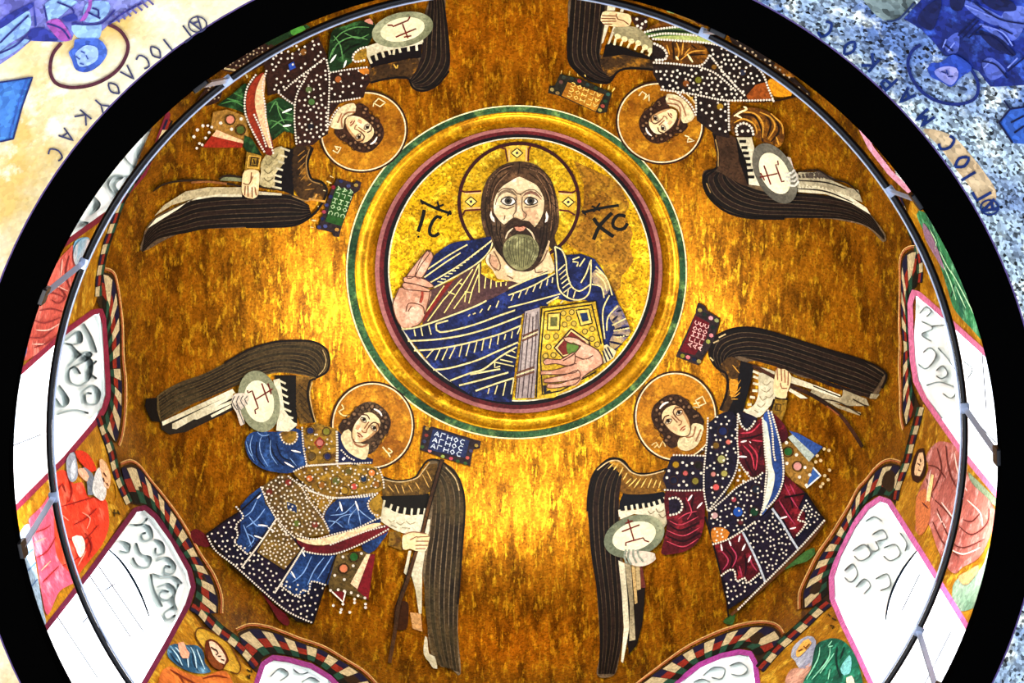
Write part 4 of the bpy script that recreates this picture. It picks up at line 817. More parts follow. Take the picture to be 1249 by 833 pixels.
dots('pearl', PEARL, scatter('90,760 300,600 470,490 480,600 450,740 330,860 140,960', 60, 4.2), 1.36, lo, 12); jewels(lo, '300,745,16408c,6 420,745,103420,5 435,580,141c28,5 130,772,b08c88,4 270,655,8c3440,3 320,820,4c1c20,3')
fill('corner_brocade', 'a8641c', '110,870 190,860 240,900 220,940 120,970', lo, 12)
dots('pearl', PEARL, P('315,485 340,520 300,515 370,460 310,440'), 1.7, cp, 13)
s2 = fill('right_sleeve', WINE, '310,140 480,60 480,200 500,460 400,490 300,380 300,200', a2, 10, smooth=False)
strokes('sleeve_fold', 'a83040', '340,260 400,330 420,430|380,250 440,330 430,440|320,170 400,160 460,100|400,220 480,230', 2, s2, 12, taper=True); strokes('sleeve_shadow', '18040a', '310,210 400,200 490,170|330,300 370,400 410,470|470,260 440,400', 2.4, s2, 11, taper=True)
strokes('sleeve_glint', 'f0e0dc', '320,235 365,225|305,340 365,343|385,230 395,240', 2.4, s2, 13, taper=True)
ar = fill('armband', NIGHT, '300,20 350,20 440,60 420,110 370,150 330,130', s2, 12); dots('pearl', PEARL, along('305,40 320,100 360,145 400,120 430,70', 3.6), 1.5, ar, 14)
s3 = fill('outer_sleeve', WINE, '540,20 620,80 660,150 665,200 620,240 580,150', a2, 9)
dp = fill('blue_draped_band', mosaic('drape_blue', '2c4c8c', .3, c2='1c3468'), '480,60 520,0 550,20 590,150 625,300 640,440 620,560 570,660 510,730 470,770 510,600 520,430 490,200', a2, 13)
fill('pale_edge', mosaic('drape_pale', 'a8b8b4', .2, c2='c8ccb8'), '480,60 510,90 535,250 550,400 570,480 550,600 510,700 480,750 500,620 520,480 510,360 490,200', dp, 15)
dots('pearl', PEARL, along('480,60 490,200 500,330 510,430 500,560 490,680 465,770|520,5 550,150 560,300 575,380|545,15 590,170 620,300 632,430 625,530 580,640 510,720', 3.2), 1.4, dp, 17)
tr = fill('hanging_jewelled_end', mosaic('ochre_brocade', '8a6428', .4, c2='6c4c18'), '660,220 740,270 830,370 860,400 800,580 700,520 640,440 620,250', a2, 8, smooth=False)
fill('blue_panel', '27427c', '670,150 740,170 920,270 850,350 780,260', tr, 10, smooth=False); fill('pale_panel', '98a498', '665,200 700,180 860,330 820,380', tr, 11, smooth=False)
fill('blue_triangle', '2c508c', '850,420 900,480 800,570', tr, 10, smooth=False); strokes('triangle_edge', 'ccd4cc', '850,420 905,480 800,570', 1.8, tr, 12, smooth=False)
jewels(tr, '668,305,1c4c20,5 735,412,b88078,5'); dots('pearl', PEARL, P('728,328 658,390 790,420 750,490 825,475 800,550 655,240'), 2.2, tr, 12); dots('pearl', mosaic('faded_pearl', 'b8a070', .2), P('930,285 965,295 905,370 880,335 870,380 970,440 935,480 920,540 960,510 905,560'), 2.2, tr, 12)
V(850, 620, 5.995)
hem = fill('skirt', NIGHT, '120,260 330,170 470,60 560,-20 640,-250 720,-180 800,-110 870,0 930,80 880,140 740,290 500,540 350,660 230,740 200,600 150,400', a2, 7, smooth=False)
for s in ('120,260 330,175 400,300 465,470 380,540 350,515 300,530 270,450 180,490 150,380', '560,-10 640,-250 720,-180 790,-110 740,0 790,30 790,110 770,160 710,220 640,90'): fill('skirt_panel', WINE, s, hem, 9, smooth=False)
strokes('skirt_fold', '98304a', '170,300 230,380 190,450|240,270 290,350 260,430|310,420 330,500|380,330 400,400 440,460|640,-180 700,-60 740,0|600,-60 660,40 720,120|680,-180 720,-100', 1.8, hem, 11, taper=True); strokes('skirt_shadow', '16060e', '200,290 260,360 240,440|280,420 300,500|350,330 360,420 350,500|620,-200 680,-100 700,0|650,0 700,90', 2.2, hem, 10, taper=True)
strokes('skirt_glint', 'f0e0dc', '175,260 185,310|235,235 250,275|315,200 305,245|355,260 330,310|395,345 375,395|605,75 660,60|680,150 725,140', 2.3, hem, 12, taper=True)
dots('pearl', PEARL, scatter('345,170 480,60 560,20 720,260 600,400 520,480', 70, 4), 1.36, hem, 10); dots('pearl', PEARL, scatter('190,510 350,540 480,500 300,650 230,700', 22, 5), 1.44, hem, 10); dots('pearl', PEARL, scatter('790,30 800,-60 910,60 800,160', 30, 3.6), 1.28, hem, 10)
strokes('pearl_band', 'a8b0b8', '335,175 400,300 460,430 500,540|550,0 620,100 690,220 740,300', 2.6, hem, 12, smooth=False)
dots('pearl', PEARL, along('120,262 250,215 430,95|180,490 240,450 275,460 290,530 350,510 370,545 460,475|790,-20 740,80 790,100 780,140 720,210|930,90 760,280 500,540 300,740', 3.2), 1.4, hem, 13)
strokes('brown_hem', '4c2c14', '940,90 800,270 640,430 480,580 250,780', 3.6, hem, 8); strokes('skirt_outline', '0a0608', '60,60 120,260 180,500 220,680 230,790|640,-80 800,-110 870,0 930,80', 2.2, hem, 12, smooth=False)
for s in ('640,450 700,390 800,310 860,290 865,330 800,390 730,410', '190,830 230,790 280,760 260,850'): fill('slipper', mosaic('green_slipper', '24441c', .35, c2='3c6430'), s, a2, 6)

# ---------------------------------------------------------------- upper left
GREEN = mosaic('sleeve_green', '0e2a12', .45, scale=62, c2='081808', c3='2a5428')
CHOC = mosaic('robe_umber', '1e0e0a', .6, scale=62, c2='2c1610')
a3 = thing('winged_figure', 'winged person with dark green sleeves, brown robe and green banner, upper left of dome', 'person', 'winged figures around the medallion', px=(360, 130))
V(160, 150, 5.995)
w3 = fill('wing', WG2, '90,830 110,770 180,690 350,600 500,545 700,535 1100,520 1230,545 1300,640 1240,720 1100,750 800,765 500,780 300,830 80,940', a3, 3)
feathers(w3, DARKF, '1300,600 1150,530 900,530 650,540 450,570 350,620 200,690 100,820', '1320,680 1230,735 1000,758 800,765 550,780 400,810 200,850 80,950', 7, z=5, gap=.16, steps=44)
for s, c_ in (('180,700 350,610 480,545 650,520 810,520 810,540 600,540 420,570 350,625 120,770', WHITEF), ('240,600 400,500 560,470 810,470 810,525 650,520 480,545 300,600 170,680', 'a09470'), ('670,395 820,400 820,430 650,420', '6c7050'), ('930,450 1100,480 1110,500 930,470', '0c0a08'), ('930,500 1100,515 1100,530 930,525', WHITEF)): fill('long_feather', c_, s, w3, 7, smooth=False)
strokes('feather_shadow', '20160c', '160,500 250,445 420,420 680,440 820,470|640,410 700,385 830,400|930,465 1100,490', 3, w3, 8, taper=True)
strokes('staff', '7c4c24', '440,435 560,430 700,445', 2.6, a3, 9)
hd = fill('staff_hand', MATS['angel_flesh'], '830,350 930,350 935,430 920,540 860,550 815,520 810,440', a3, 14); strokes('finger_line', '6c4024', '835,460 830,530|855,460 855,540|885,470 885,545|905,470 915,530|820,440 860,450 890,390|880,360 875,430', 1.2, hd, 16)
cf = fill('cuff', BROG, '845,210 955,240 940,345 830,345', a3, 11, smooth=False); strokes('cuff_square', '24160a', '880,250 925,255 920,310 872,308 880,250|895,265 905,300', 1.6, cf, 13, smooth=False); strokes('cuff_edge', 'c89c40', '860,240 945,250 930,330 850,325 860,240', 1.4, cf, 12, smooth=False)
fill('dark_hollow', '060406', '1100,180 1190,190 1190,530 1040,470 1060,350', w3, 6, smooth=False)
tt = fill('scalloped_lining', mosaic('lining_cream', 'c4b88c', .3, c2='94885c'), '950,290 1010,210 1100,170 1120,220 1110,300 1050,380 1045,470 940,450 950,360', w3, 8)
strokes('scallop', WHITEF, '1090,180 1160,205|1090,235 1140,250|1075,280 1120,295|1060,330 1110,345|1050,380 1100,395|1040,420 1100,435|1030,465 1100,480', 2.4, tt, 9)
strokes('scale_mark', '6c6040', '980,280 1000,310 1030,280|970,340 1000,370 1040,340|970,400 1000,430 1040,400|1020,240 1050,260 1070,230', 1.2, tt, 10)
V(300, 170, 5.995)
sh = fill('wing_shoulder', MATS['down_dark'], '350,60 480,50 440,150 460,250 490,300 560,320 580,400 560,440 400,430 340,300', w3, 6)
strokes('down_line', '8c6428', '380,120 430,80|380,170 440,110|380,220 430,170|390,260 430,210|400,300 440,260|450,340 480,320|430,370 500,360', 1.4, sh, 8, taper=True); strokes('wing_outline', '0a0604', '490,60 450,180 480,290 550,310 590,360 580,420 520,520 420,600 300,635 0,640', 3, w3, 8); strokes('outline_light', '8c6c3c', '465,70 440,170 465,290 540,325|340,415 450,450 520,400', 1.4, w3, 9)
strokes('staff_tip', 'c08c3c', '460,435 580,455|500,430 520,400', 2.6, a3, 9)
b = fill('banner', mosaic('banner_frame', '241a1c'), '665,285 790,320 805,300 845,315 830,370 790,400 700,640 680,715 640,710 630,680 520,655 570,530 610,400', a3, 6, smooth=False)
fill('lettered_field', '1c4416', '660,345 785,380 700,635 580,600', b, 8, smooth=False)
for x, y, c_ in ((695,305,'1c2448'),(750,340,'343a60'),(805,335,'8c7430'),(640,350,'7c1c28'),(620,420,'18204c'),(590,480,'2c3058'),(570,530,'8c3440'),(560,580,'10183c'),(580,635,'384070'),(665,660,'9c7434'),(535,640,'2c3058')): fill('inset_stone', c_, ellipse(P('%d,%d' % (x, y))[0], 2.8, 2.4, 15, 6), b, 9, smooth=False)
for r_ in range(3): write(b, 'AΓИOC', P('%d,%d' % (700+r_*44, 350+r_*12))[0], np.array([-1.7, 4.9]), np.array([-4.6, -1.5]), '9cb888', 1.1, 10, adv=1.5)
strokes('banner_fringe', 'e0cc90', '615,268 640,280|590,305 625,322|565,372 590,378|525,490 550,490|480,590 515,595|470,640 495,645', 2, b, 7, taper=True)
V(340, 100, 5.995)
nk = fill('neck', 'c8b88c', '380,330 400,260 460,180 550,155 560,215 480,270 470,340', a3, 10); strokes('neck_line', '8a5c3c', '465,335 460,270 500,225 560,220|430,300 460,230', 1.8, nk, 12)
head(a3, (443.5, 160.5), 53.5, 49, -18, (437.5, 156.5), (.76, .65), 19.5, '3a2012', HALO_B, flip=1)
strokes('halo_ribbon', 'dcc890', '690,180 695,155 740,180 780,150 730,120 700,150|395,500 430,520 455,480 410,470 430,495', 1.4, a3, 8, smooth=False)
V(340, 0, 5.995)
rb = fill('robe', CHOC, '290,270 350,400 370,520 650,490 670,600 640,640 620,715 560,715 440,760 370,860 360,980 310,1010 250,1060 130,1070 110,1000 120,760 0,680 -80,700 -90,600 -120,400 -60,320 80,400', a3, 9, smooth=False)
dots('pearl', PEARL, scatter('380,540 640,500 640,620 560,690 390,720', 16, 6), 1.52, rb, 11); dots('pearl', PEARL, scatter('150,680 350,460 350,960 250,1040 130,1040', 60, 4.8), 1.52, rb, 11); dots('pearl', PEARL, scatter('-60,360 280,280 340,420 150,640 20,660 -60,680', 48, 4.8), 1.52, rb, 11)
dots('pearl', PEARL, along('380,530 500,510 660,490|350,440 370,560 365,760 355,960|370,745 440,740 600,715|330,430 130,580 40,660|200,560 130,700 115,860 130,1060|0,680 60,730 120,770|440,790 400,840 365,920', 3.4), 1.3, rb, 12)
fill('blue_square', '1c3c8c', '70,470 110,450 125,495 80,515', rb, 11, smooth=False); jewels(rb, '435,580,8c4c20,4 240,745,3c5c2c,4 220,655,4c5c34,4 180,380,6c4418,4 235,925,14141c,4'); fill('brocade_corner', 'a8641c', '580,510 650,495 660,540 620,545', rb, 12)
s1 = fill('left_sleeve', GREEN, '390,230 480,190 600,150 700,170 690,260 640,340 560,380 530,460 380,530 360,440', a3, 10)
strokes('sleeve_fold', '4c7c44', '400,300 460,240 560,200 660,200|390,400 430,320 540,270 650,290|400,260 450,330 470,450|480,240 580,280 660,250|370,430 400,350', 1.5, s1, 12, taper=True); strokes('sleeve_glint', 'e0e8d8', '420,400 375,460|495,440 475,495', 2.4, s1, 13, taper=True); strokes('sleeve_shadow', '040c04', '420,350 500,290 640,270|440,420 520,350 600,320', 2.6, s1, 11, taper=True)
ar = fill('armband', BROG, '640,350 600,360 550,400 545,440 600,460 640,430', s1, 12); dots('pearl', PEARL, along('640,345 590,360 545,405 555,450 630,440', 3.6), 1.6, ar, 14)
fill('small_neck_piece', 'b87c68', '625,155 670,135 690,180', a3, 11)
fill('scalloped_lining', WHITEF, '640,340 760,300 900,330 1050,290 1050,320 850,360 740,380 650,420', a3, 12, smooth=False)
strokes('scallop', WHITEF, '640,380 680,465|700,370 720,440|750,360 770,420|800,350 815,400|845,340 840,400|875,335 890,385|945,320 950,375|1005,300 1010,370|1045,270 1048,310', 3, a3, 12)
orb(a3, (491, 36), 38, 21, -12, [P(s) for s in ('905,175 945,280', '855,272 1005,210', '915,272 970,262', '795,185 830,185 835,195 945,150 960,122')], 13, dk='5c6044', lt='dcd0a0')
w4 = fill('raised_wing', WG2, '670,600 680,470 1040,400 1040,200 1100,0 1100,-60 1210,-60 1220,100 1250,400 1240,520 1160,620 1060,660 980,640 940,570 800,570', a3, 3)
feathers(w4, DARKF, '1000,640 1120,640 1240,500 1250,350 1225,120 1200,-60', '960,580 1000,500 1040,400 1050,250 1090,60 1095,-60', 6, z=5, gap=.16, steps=34)
fill('dark_hollow', '080406', '650,440 700,400 1050,310 1040,420 800,470 680,500', w4, 5, smooth=False); fill('down', MATS['down_dark'], '670,600 680,500 820,460 1020,430 960,570 800,570', w4, 6); strokes('wing_outline', '0a0604', '670,605 800,575 940,570 980,640 1060,665 1160,620 1245,520', 2.6, w4, 7); strokes('down_line', 'c49c3c', '840,470 860,500|870,475 865,500', 1.6, w4, 8)
V(230, 30, 5.995)
sl = fill('middle_sleeve', GREEN, '570,580 660,530 770,580 780,800 700,780 600,860 570,700', a3, 10, smooth=False)
strokes('sleeve_fold', '4c7c44', '590,640 640,560 660,640 700,720|600,760 680,700 760,700|640,580 700,640 760,660|600,700 660,720 740,780', 1.6, sl, 12, taper=True); strokes('sleeve_glint', 'e0e8d8', '685,645 755,615|690,742 750,735', 2.6, sl, 13, taper=True)
bd = fill('red_draped_band', mosaic('vermilion_band', '8a2c14', .3, c2='5c1810'), '550,350 490,390 440,470 420,560 430,660 470,780 520,900 600,960 620,880 560,700 520,560 530,440', a3, 12); fill('cream_edge', 'd8ac80', '550,360 560,430 550,560 575,700 610,900 590,900 520,720 485,580 500,460', bd, 14)
dots('pearl', PEARL, along('570,340 540,450 560,600 570,740 620,940|490,370 430,460 410,580 425,680 480,800 560,940|480,660 530,770 570,900', 3.4), 1.4, bd, 16)
gs = fill('green_skirt', GREEN, '210,590 330,500 420,430 440,560 430,650 340,620 250,600', a3, 8); strokes('skirt_fold', '3c7038', '240,580 330,560 420,610|280,540 400,570|330,500 420,540', 1.6, gs, 10, taper=True)
fill('green_mantle', GREEN, '540,130 700,50 860,0 940,50 860,90 660,190', a3, 8, smooth=False); fill('lit_fold', '3c7c2c', '740,40 840,10 850,60 780,90', a3, 10)
u = fill('umber_cloak', CHOC, '230,330 400,200 540,130 680,190 560,290 400,370', a3, 8, smooth=False); dots('pearl', mosaic('dim_pearl', '98886c', .3), scatter('260,320 420,210 540,150 640,190 540,280 400,350', 45, 4), 1.28, u, 10); strokes('cloak_edge', 'a89868', '260,320 400,350 430,390', 2, u, 10)
u = fill('dotted_hem', CHOC, '60,560 150,440 230,400 250,440 220,560 80,600', a3, 7); dots('pearl', mosaic('dim_pearl', '98886c'), scatter('80,560 160,450 230,420 220,540', 22, 4), 1.28, u, 9)
tr = fill('hanging_jewelled_end', MATS['ochre_brocade'], '180,640 280,620 420,670 440,830 340,860 160,760', a3, 7, smooth=False); jewels(tr, '305,695,c07860,5 380,770,3c4c1c,5'); dots('pearl', PEARL, P('385,690 235,720 315,765 105,740 65,770 40,820'), 2.2, tr, 9)
V(160, 150, 5.995)
for s, c_ in (('625,50 820,130 820,150 590,95', 'd8ac80'), ('585,95 820,150 810,180 520,180', '842010'), ('830,90 880,110 960,240 850,220 820,170', GREEN)): fill('trailing_panel', c_, s, a3, 9, smooth=False)
dots('pearl', PEARL, P('570,70 545,110 520,160 500,150 480,185 590,30 560,20'), 1.8, a3, 10)

# ---------------------------------------------------------------- upper right
OCH = mosaic('sleeve_ochre', '5c3408', .45, scale=62, c2='2c1806', c3='9c6414')
a4 = thing('winged_figure', 'winged person with ochre sleeves, near-black pearled robe and gold banner, upper right of dome', 'person', 'winged figures around the medallion', px=(860, 120))
V(660, 0, 5.995)
w5 = fill('raised_wing', WG2, '225,-60 490,-60 470,150 440,350 460,420 800,400 820,500 640,500 560,530 500,600 420,600 260,520 200,430 200,250', a4, 3)
feathers(w5, DARKF, '225,-60 205,200 200,430 260,520 420,600 500,600', '480,-60 465,130 440,300 430,400 450,480 540,540', 7, z=5, gap=.16, steps=40)
fill('down', MATS['down_dark'], '450,400 600,390 800,400 820,480 640,490 560,520 500,560 440,490', w5, 6); fill('dark_hollow', '060404', '470,330 500,310 780,410 820,400 820,440 600,400 450,420', w5, 7, smooth=False); strokes('wing_outline', '0a0604', '200,200 200,430 260,520 340,580 430,605 500,600 560,525 650,500 820,510', 2.8, w5, 8)
for s in ('490,20 545,20 540,80 480,80', '590,40 615,40 600,90 575,90', '465,180 495,185 455,310 440,320', '530,190 550,200 500,320 485,325'): fill('long_feather', WHITEF, s, w5, 8, smooth=False)
tt = fill('scalloped_lining', mosaic('lining_grey', '6c6444', .3, c2='8c8460'), '540,200 700,200 790,280 825,320 820,370 760,360 700,310 540,270', w5, 8)
for c_ in ((560,265),(610,285),(660,300),(710,315),(760,345),(800,370)): fill('lining_scale', 'ccc08c', ellipse(P('%d,%d' % c_)[0], 3.8, 3.4, 20, 10), tt, 9, smooth=False)
strokes('scallop', 'd4c898', '545,280 535,330|595,300 580,335|650,315 632,350|700,330 685,365|750,355 735,385|810,370 785,410', 2.6, tt, 10)
hd = fill('staff_hand', MATS['angel_flesh'], '450,90 500,82 600,95 655,115 650,185 560,195 460,180 435,150', a4, 14); strokes('finger_line', '6c4024', '445,115 550,118|440,135 545,138|445,158 550,155|455,175 520,178|550,100 560,140 600,150 640,180', 1.2, hd, 16)
fill('cuff', CHOC, '660,120 770,130 780,200 750,220 680,180', a4, 9, smooth=False); dots('pearl', PEARL, P('700,140 765,158 705,190 740,175 730,205'), 1.9, a4, 11)
b = fill('banner', mosaic('banner_frame2', '1c1a10', .5), '140,540 300,580 520,680 500,740 480,820 430,830 400,820 130,700 50,680 60,630 100,625', a4, 6, smooth=False)
fill('lettered_field', mosaic('field_gold', 'a8741c', .3, c2='8a5410'), '195,600 460,690 400,815 150,700', b, 8, smooth=False)
for x, y, c_ in ((165,565,'2c3428'),(225,575,'18241c'),(280,592,'8c2c30'),(340,620,'1c2c28'),(400,645,'20301c'),(145,600,'50342c'),(80,655,'8c7c44'),(490,690,'24443c'),(470,740,'1c3420'),(450,775,'8c3c30'),(430,805,'8c8440'),(120,680,'7c6438')): fill('inset_stone', c_, ellipse(P('%d,%d' % (x, y))[0], 2.8, 2.4, 25, 6), b, 9, smooth=False)
for r_ in range(3): write(b, 'AΓИOC', P('%d,%d' % (405+r_*13, 790-r_*38))[0], np.array([-5.4, -2.2]), np.array([1.6, -4.2]), 'd8b458', 1.1, 10, adv=1.42)
strokes('banner_fringe', 'd0ac50', '150,515 145,540|210,520 205,550|265,530 270,560|320,545 325,580|440,600 435,640|500,620 490,655|540,640 520,670', 2, b, 7, taper=True)
V(740, 60, 5.995)
nk = fill('neck', 'c8b88c', '440,330 520,340 590,400 640,500 560,540 520,440 440,400', a4, 10); strokes('neck_line', '8a5c3c', '440,395 520,410 540,470 520,560|450,360 540,390 580,490', 1.8, nk, 12)
head(a4, (805, 150), 53.5, 49.5, 18, (809.5, 146.5), (-.8, .6), 19, '341c10', HALO_B, flip=1)
strokes('halo_ribbon', 'dcc890', '235,340 260,310 290,330 270,370 310,330 310,380|570,630 600,640 590,680 640,670 600,650', 1.4, a4, 8, smooth=False)
V(780, 0, 5.995)
BLK = mosaic('robe_black', '0e0a0c', .6, scale=62, c2='1c120e')
rb = fill('robe', BLK, '100,470 450,490 520,400 470,330 620,330 820,450 900,560 980,740 640,735 640,880 660,1010 560,990 420,880 400,690 160,650 100,540', a4, 9, smooth=False)
dots('pearl', PEARL, scatter('110,500 450,510 560,560 760,720 560,710 400,680 170,640', 58, 4.8), 1.68, rb, 11); dots('pearl', PEARL, scatter('500,350 620,350 820,460 890,580 760,680 620,560 530,430', 44, 4.8), 1.60, rb, 11); dots('pearl', PEARL, scatter('430,730 630,750 640,980 500,930', 16, 6), 1.68, rb, 11)
dots('pearl', PEARL, along('105,458 240,465 440,480 515,400|160,655 400,690 600,730 780,735 980,730|520,410 640,560 770,700|440,490 560,540 700,660|820,450 900,540 940,640 980,740|410,690 415,830|650,740 655,960|280,680 370,760 410,840', 3.5), 1.5, rb, 12)
fill('rust_corner', mosaic('rust_brocade', '7c3c10', .4), '780,700 850,620 920,600 970,730 800,740', rb, 11, smooth=False); jewels(rb, '430,585,5c5c14,4 545,490,6c4c18,3 590,780,8c6c18,4 340,610,6c3c14,4 755,530,202434,4'); fill('gold_collar_gem', 'c89c3c', '360,710 390,710 385,745', rb, 12)
s1 = fill('breast_sleeve', OCH, '150,310 300,290 460,330 500,390 440,475 220,460 200,380', a4, 10)
strokes('sleeve_fold', 'b88430', '270,310 290,380 270,440|320,310 310,400|370,350 330,400|300,440 380,380 480,370|200,330 220,400', 1.8, s1, 12, taper=True); strokes('sleeve_shadow', '1c0e04', '240,310 250,380 250,440|380,330 420,360|300,420 400,400 480,400', 2.4, s1, 11, taper=True); strokes('sleeve_glint', 'f0dca0', '265,410 285,440|350,395 390,455', 2.6, s1, 13, taper=True)
ar = fill('armband', BLK, '100,320 150,330 200,390 190,430 100,440', s1, 12); dots('pearl', PEARL, along('110,320 170,350 200,400 180,435 105,440', 3.8), 1.8, ar, 14)
gb = fill('green_draped_band', mosaic('band_green', '4c6c30', .35, c2='2c4c1c'), '40,235 120,210 300,195 400,230 500,270 620,330 500,310 300,290 100,280', a4, 12); fill('pale_edge', mosaic('band_pale_green', 'a0ac64', .25, c2='7c8c44'), '100,280 180,265 400,262 560,300 630,335 500,315 300,292', gb, 14)
strokes('band_shadow', '0c1c0c', '60,240 200,225 380,235', 3, gb, 13, taper=True); dots('pearl', PEARL, along('40,235 140,212 340,198 430,255|100,285 300,298 500,315 640,345|70,265 200,245 420,260', 3.4), 1.6, gb, 15)
fill('upper_drape', OCH, '90,190 200,150 330,190 200,200 60,225', a4, 8); strokes('robe_tail_outline', '1c0e04', '780,745 1000,735 1160,700', 2, a4, 8)
for s in ('940,590 1020,580 1120,660 1110,700 980,700',): fill('bright_fold', mosaic('fold_gold', 'c07c10', .3), s, a4, 8)
u = fill('umber_cloak', MATS['ochre_brocade'], '160,40 270,60 500,160 480,200 200,80', a4, 7, smooth=False); fill('green_patch', '7ca05c', '205,50 265,65 250,100 200,85', u, 9, smooth=False); strokes('cloak_line', '2c1408', '270,80 480,190|300,80 500,170|350,110 440,180', 1.6, u, 9)
u = fill('dotted_hem', BLK, '640,240 760,300 960,440 1100,540 1247,680 1247,760 1000,600 700,360', a4, 7, smooth=False); dots('pearl', mosaic('dim_pearl', '98886c'), scatter('660,260 760,310 960,450 1100,560 1247,700 1240,740 900,500', 26, 5), 1.60, u, 9); fill('cloak_fold', OCH, '980,480 1040,460 1150,550 1080,560', u, 9)
V(840, 130, 5.995)
s2 = fill('right_sleeve', OCH, '310,70 400,10 540,20 640,80 700,180 690,260 650,300 560,270 480,220 330,210', a4, 9)
strokes('sleeve_fold', 'b8842c', '400,40 480,50 540,120 540,230|520,40 600,80 630,150 580,240|330,120 400,90 480,130 500,200|600,50 680,130 690,200|640,220 660,280', 2, s2, 11, taper=True); strokes('sleeve_shadow', '1c0e04', '380,60 480,70 530,160 540,260|560,60 600,130 570,230|640,100 660,180 600,260', 2.6, s2, 10, taper=True); strokes('sleeve_glint', 'f0dca0', '330,70 380,40 430,20|340,60 390,85|400,0 430,15', 2.4, s2, 12, taper=True)
ar = fill('armband', BLK, '345,210 345,150 400,115 460,150 480,215', s2, 11); dots('pearl', PEARL, along('355,205 350,150 400,122 455,150 475,215', 3.9), 1.8, ar, 13); dots('pearl', PEARL, P('392,180 435,178'), 2, ar, 13)
w6 = fill('wing', WG2, '190,220 340,225 420,300 520,560 800,640 1000,650 1200,680 1330,790 1440,940 1420,990 1300,880 1100,830 900,815 400,810 240,730 130,620 100,540 110,470 200,450 210,380', a4, 3)
feathers(w6, DARKF, '180,470 110,520 140,640 260,745 450,805 800,815 1100,820 1300,870 1430,975', '300,500 420,575 560,620 700,630 900,635 1100,665 1250,720 1350,820 1430,950', 7, z=5, gap=.16, steps=44)
sh = fill('wing_shoulder', mosaic('down_umber', '2c1c10', .45, c2='3c2818'), '190,220 340,225 390,400 440,575 330,540 200,450 210,380', w6, 6); strokes('wing_outline', '0a0604', '180,190 205,300 210,440 130,480 105,540 140,650 260,760 430,812 700,820', 2.8, w6, 8); strokes('outline_light', '8c7040', '195,240 215,330 215,440|130,560 160,630', 1.3, w6, 9)
fill('dark_hollow', '060404', '345,225 400,230 460,420 500,580 430,570 370,400', w6, 7, smooth=False)
for s, c_ in (('800,480 940,480 1000,520 1160,590 1240,610 1270,700 1120,640 950,590 800,600', mosaic('feather_silver', 'a8a080', .3, c2='7c745c')), ('790,560 1000,590 1150,640 1300,740 1330,790 1180,700 1000,640 800,625', WHITEF), ('790,500 960,470 1100,545 1000,530 800,520', '3c342c')): fill('long_feather', c_, s, w6, 7, smooth=False)
strokes('feather_shadow', '18100c', '790,480 940,465 1050,530 1160,560 1250,640|800,540 1000,555 1150,600|790,600 1000,620 1200,700', 1.8, w6, 8, taper=True)
tt = fill('scalloped_lining', WHITEF, '350,225 460,225 480,300 480,480 520,580 440,570 440,540 420,400', w6, 9, smooth=False)
strokes('scallop', '0c0a08', '370,255 420,255|385,300 430,300|395,340 440,340|400,380 450,380|415,425 455,425|425,468 470,466|430,515 480,515', 3.6, tt, 11)
orb(a4, (945, 211.5), 23, 40, -28, [P(s) for s in ('520,517 650,490', '550,430 600,570', '525,485 555,540', '650,395 655,425 635,425 680,550 700,545')], 14, dk='4c4a40', lt='e4dab8')
hn = fill('orb_hand', mosaic('pale_hand', 'c4b8a4'), '720,365 745,375 770,460 800,500 800,570 760,585 720,560 710,470', a4, 13); strokes('finger', 'b8b8ac', '705,490 750,485 775,460|710,515 760,515 785,490|715,540 770,545 795,520|725,570 775,580 805,545', 2.6, hn, 16)

# ================================================================ folded ribbon border round the scallops of the dome
NAVY, RED_, GRN, CRM = '14142c', '7c2418', '1c4030', 'b4a47c'
RB = {c: mosaic('ribbon_'+c, c, .3, scale=60) for c in (NAVY, RED_, GRN, CRM, '0c100e', '5c1c24', 'b06048')}
def ribbon(par, outer, inner, n, lean=.0, line=True):
    """blocks between two edge lines, turn about dark and pale; every coloured field a piece of its own"""
    k = 12; a, b = even(outer, n*k+1), even(inner, n*k+1); N_ = n*k
    for i in range(n):
        dark = i % 2 == 0
        fields = ((.04, .34, NAVY), (.34, .68, RED_), (.68, .96, '0c100e')) if dark else ((.08, .62, CRM), (.62, .94, GRN))
        for s0, s1, c in fields:
            def pt(s, u):
                ll = lean[0]+(lean[1]-lean[0])*(i+u)/n if isinstance(lean, tuple) else lean; q = min(max(i+u+ll*(.5-s)*2, 0), n)*k; j = min(int(q), N_-1); f = q-j
                A, B = a[j]*(1-f)+a[j+1]*f, b[j]*(1-f)+b[j+1]*f; return A*(1-s)+B*s
            q = np.array([pt(s0, .03), pt(s0, .5), pt(s0, .97), pt(s1, .97), pt(s1, .5), pt(s1, .03)])
            if abs(np.dot(q[:, 0], np.roll(q[:, 1], 1))-np.dot(q[:, 1], np.roll(q[:, 0], 1))) < 3: continue
            strip('ribbon_piece', RB[c], q[:3], q[:2:-1], par, 4)
    g = strip('ribbon_ground', mosaic('ribbon_ground', '2a1c10', .3), a, b, par, 2)
    if line:
        d = a-b; d /= np.maximum(np.hypot(*d.T), .1)[:, None]
        strokes('outer_line', mosaic('ribbon_line', '9c5a34', .3), [a[::6]+d[::6]*3.5], 1.8, par, 4); strokes('pale_line', mosaic('ribbon_pale', 'c8a060', .3), [a[::6]+d[::6]*5.5], 1.1, par, 4)
def off(pts, w_):
    p = np.array(pts, float); d = np.gradient(p, axis=0); d /= np.hypot(*d.T)[:, None]; nn = np.stack([-d[:, 1], d[:, 0]], 1); return p+nn*w_, p-nn*w_
V(0, 0, 1)
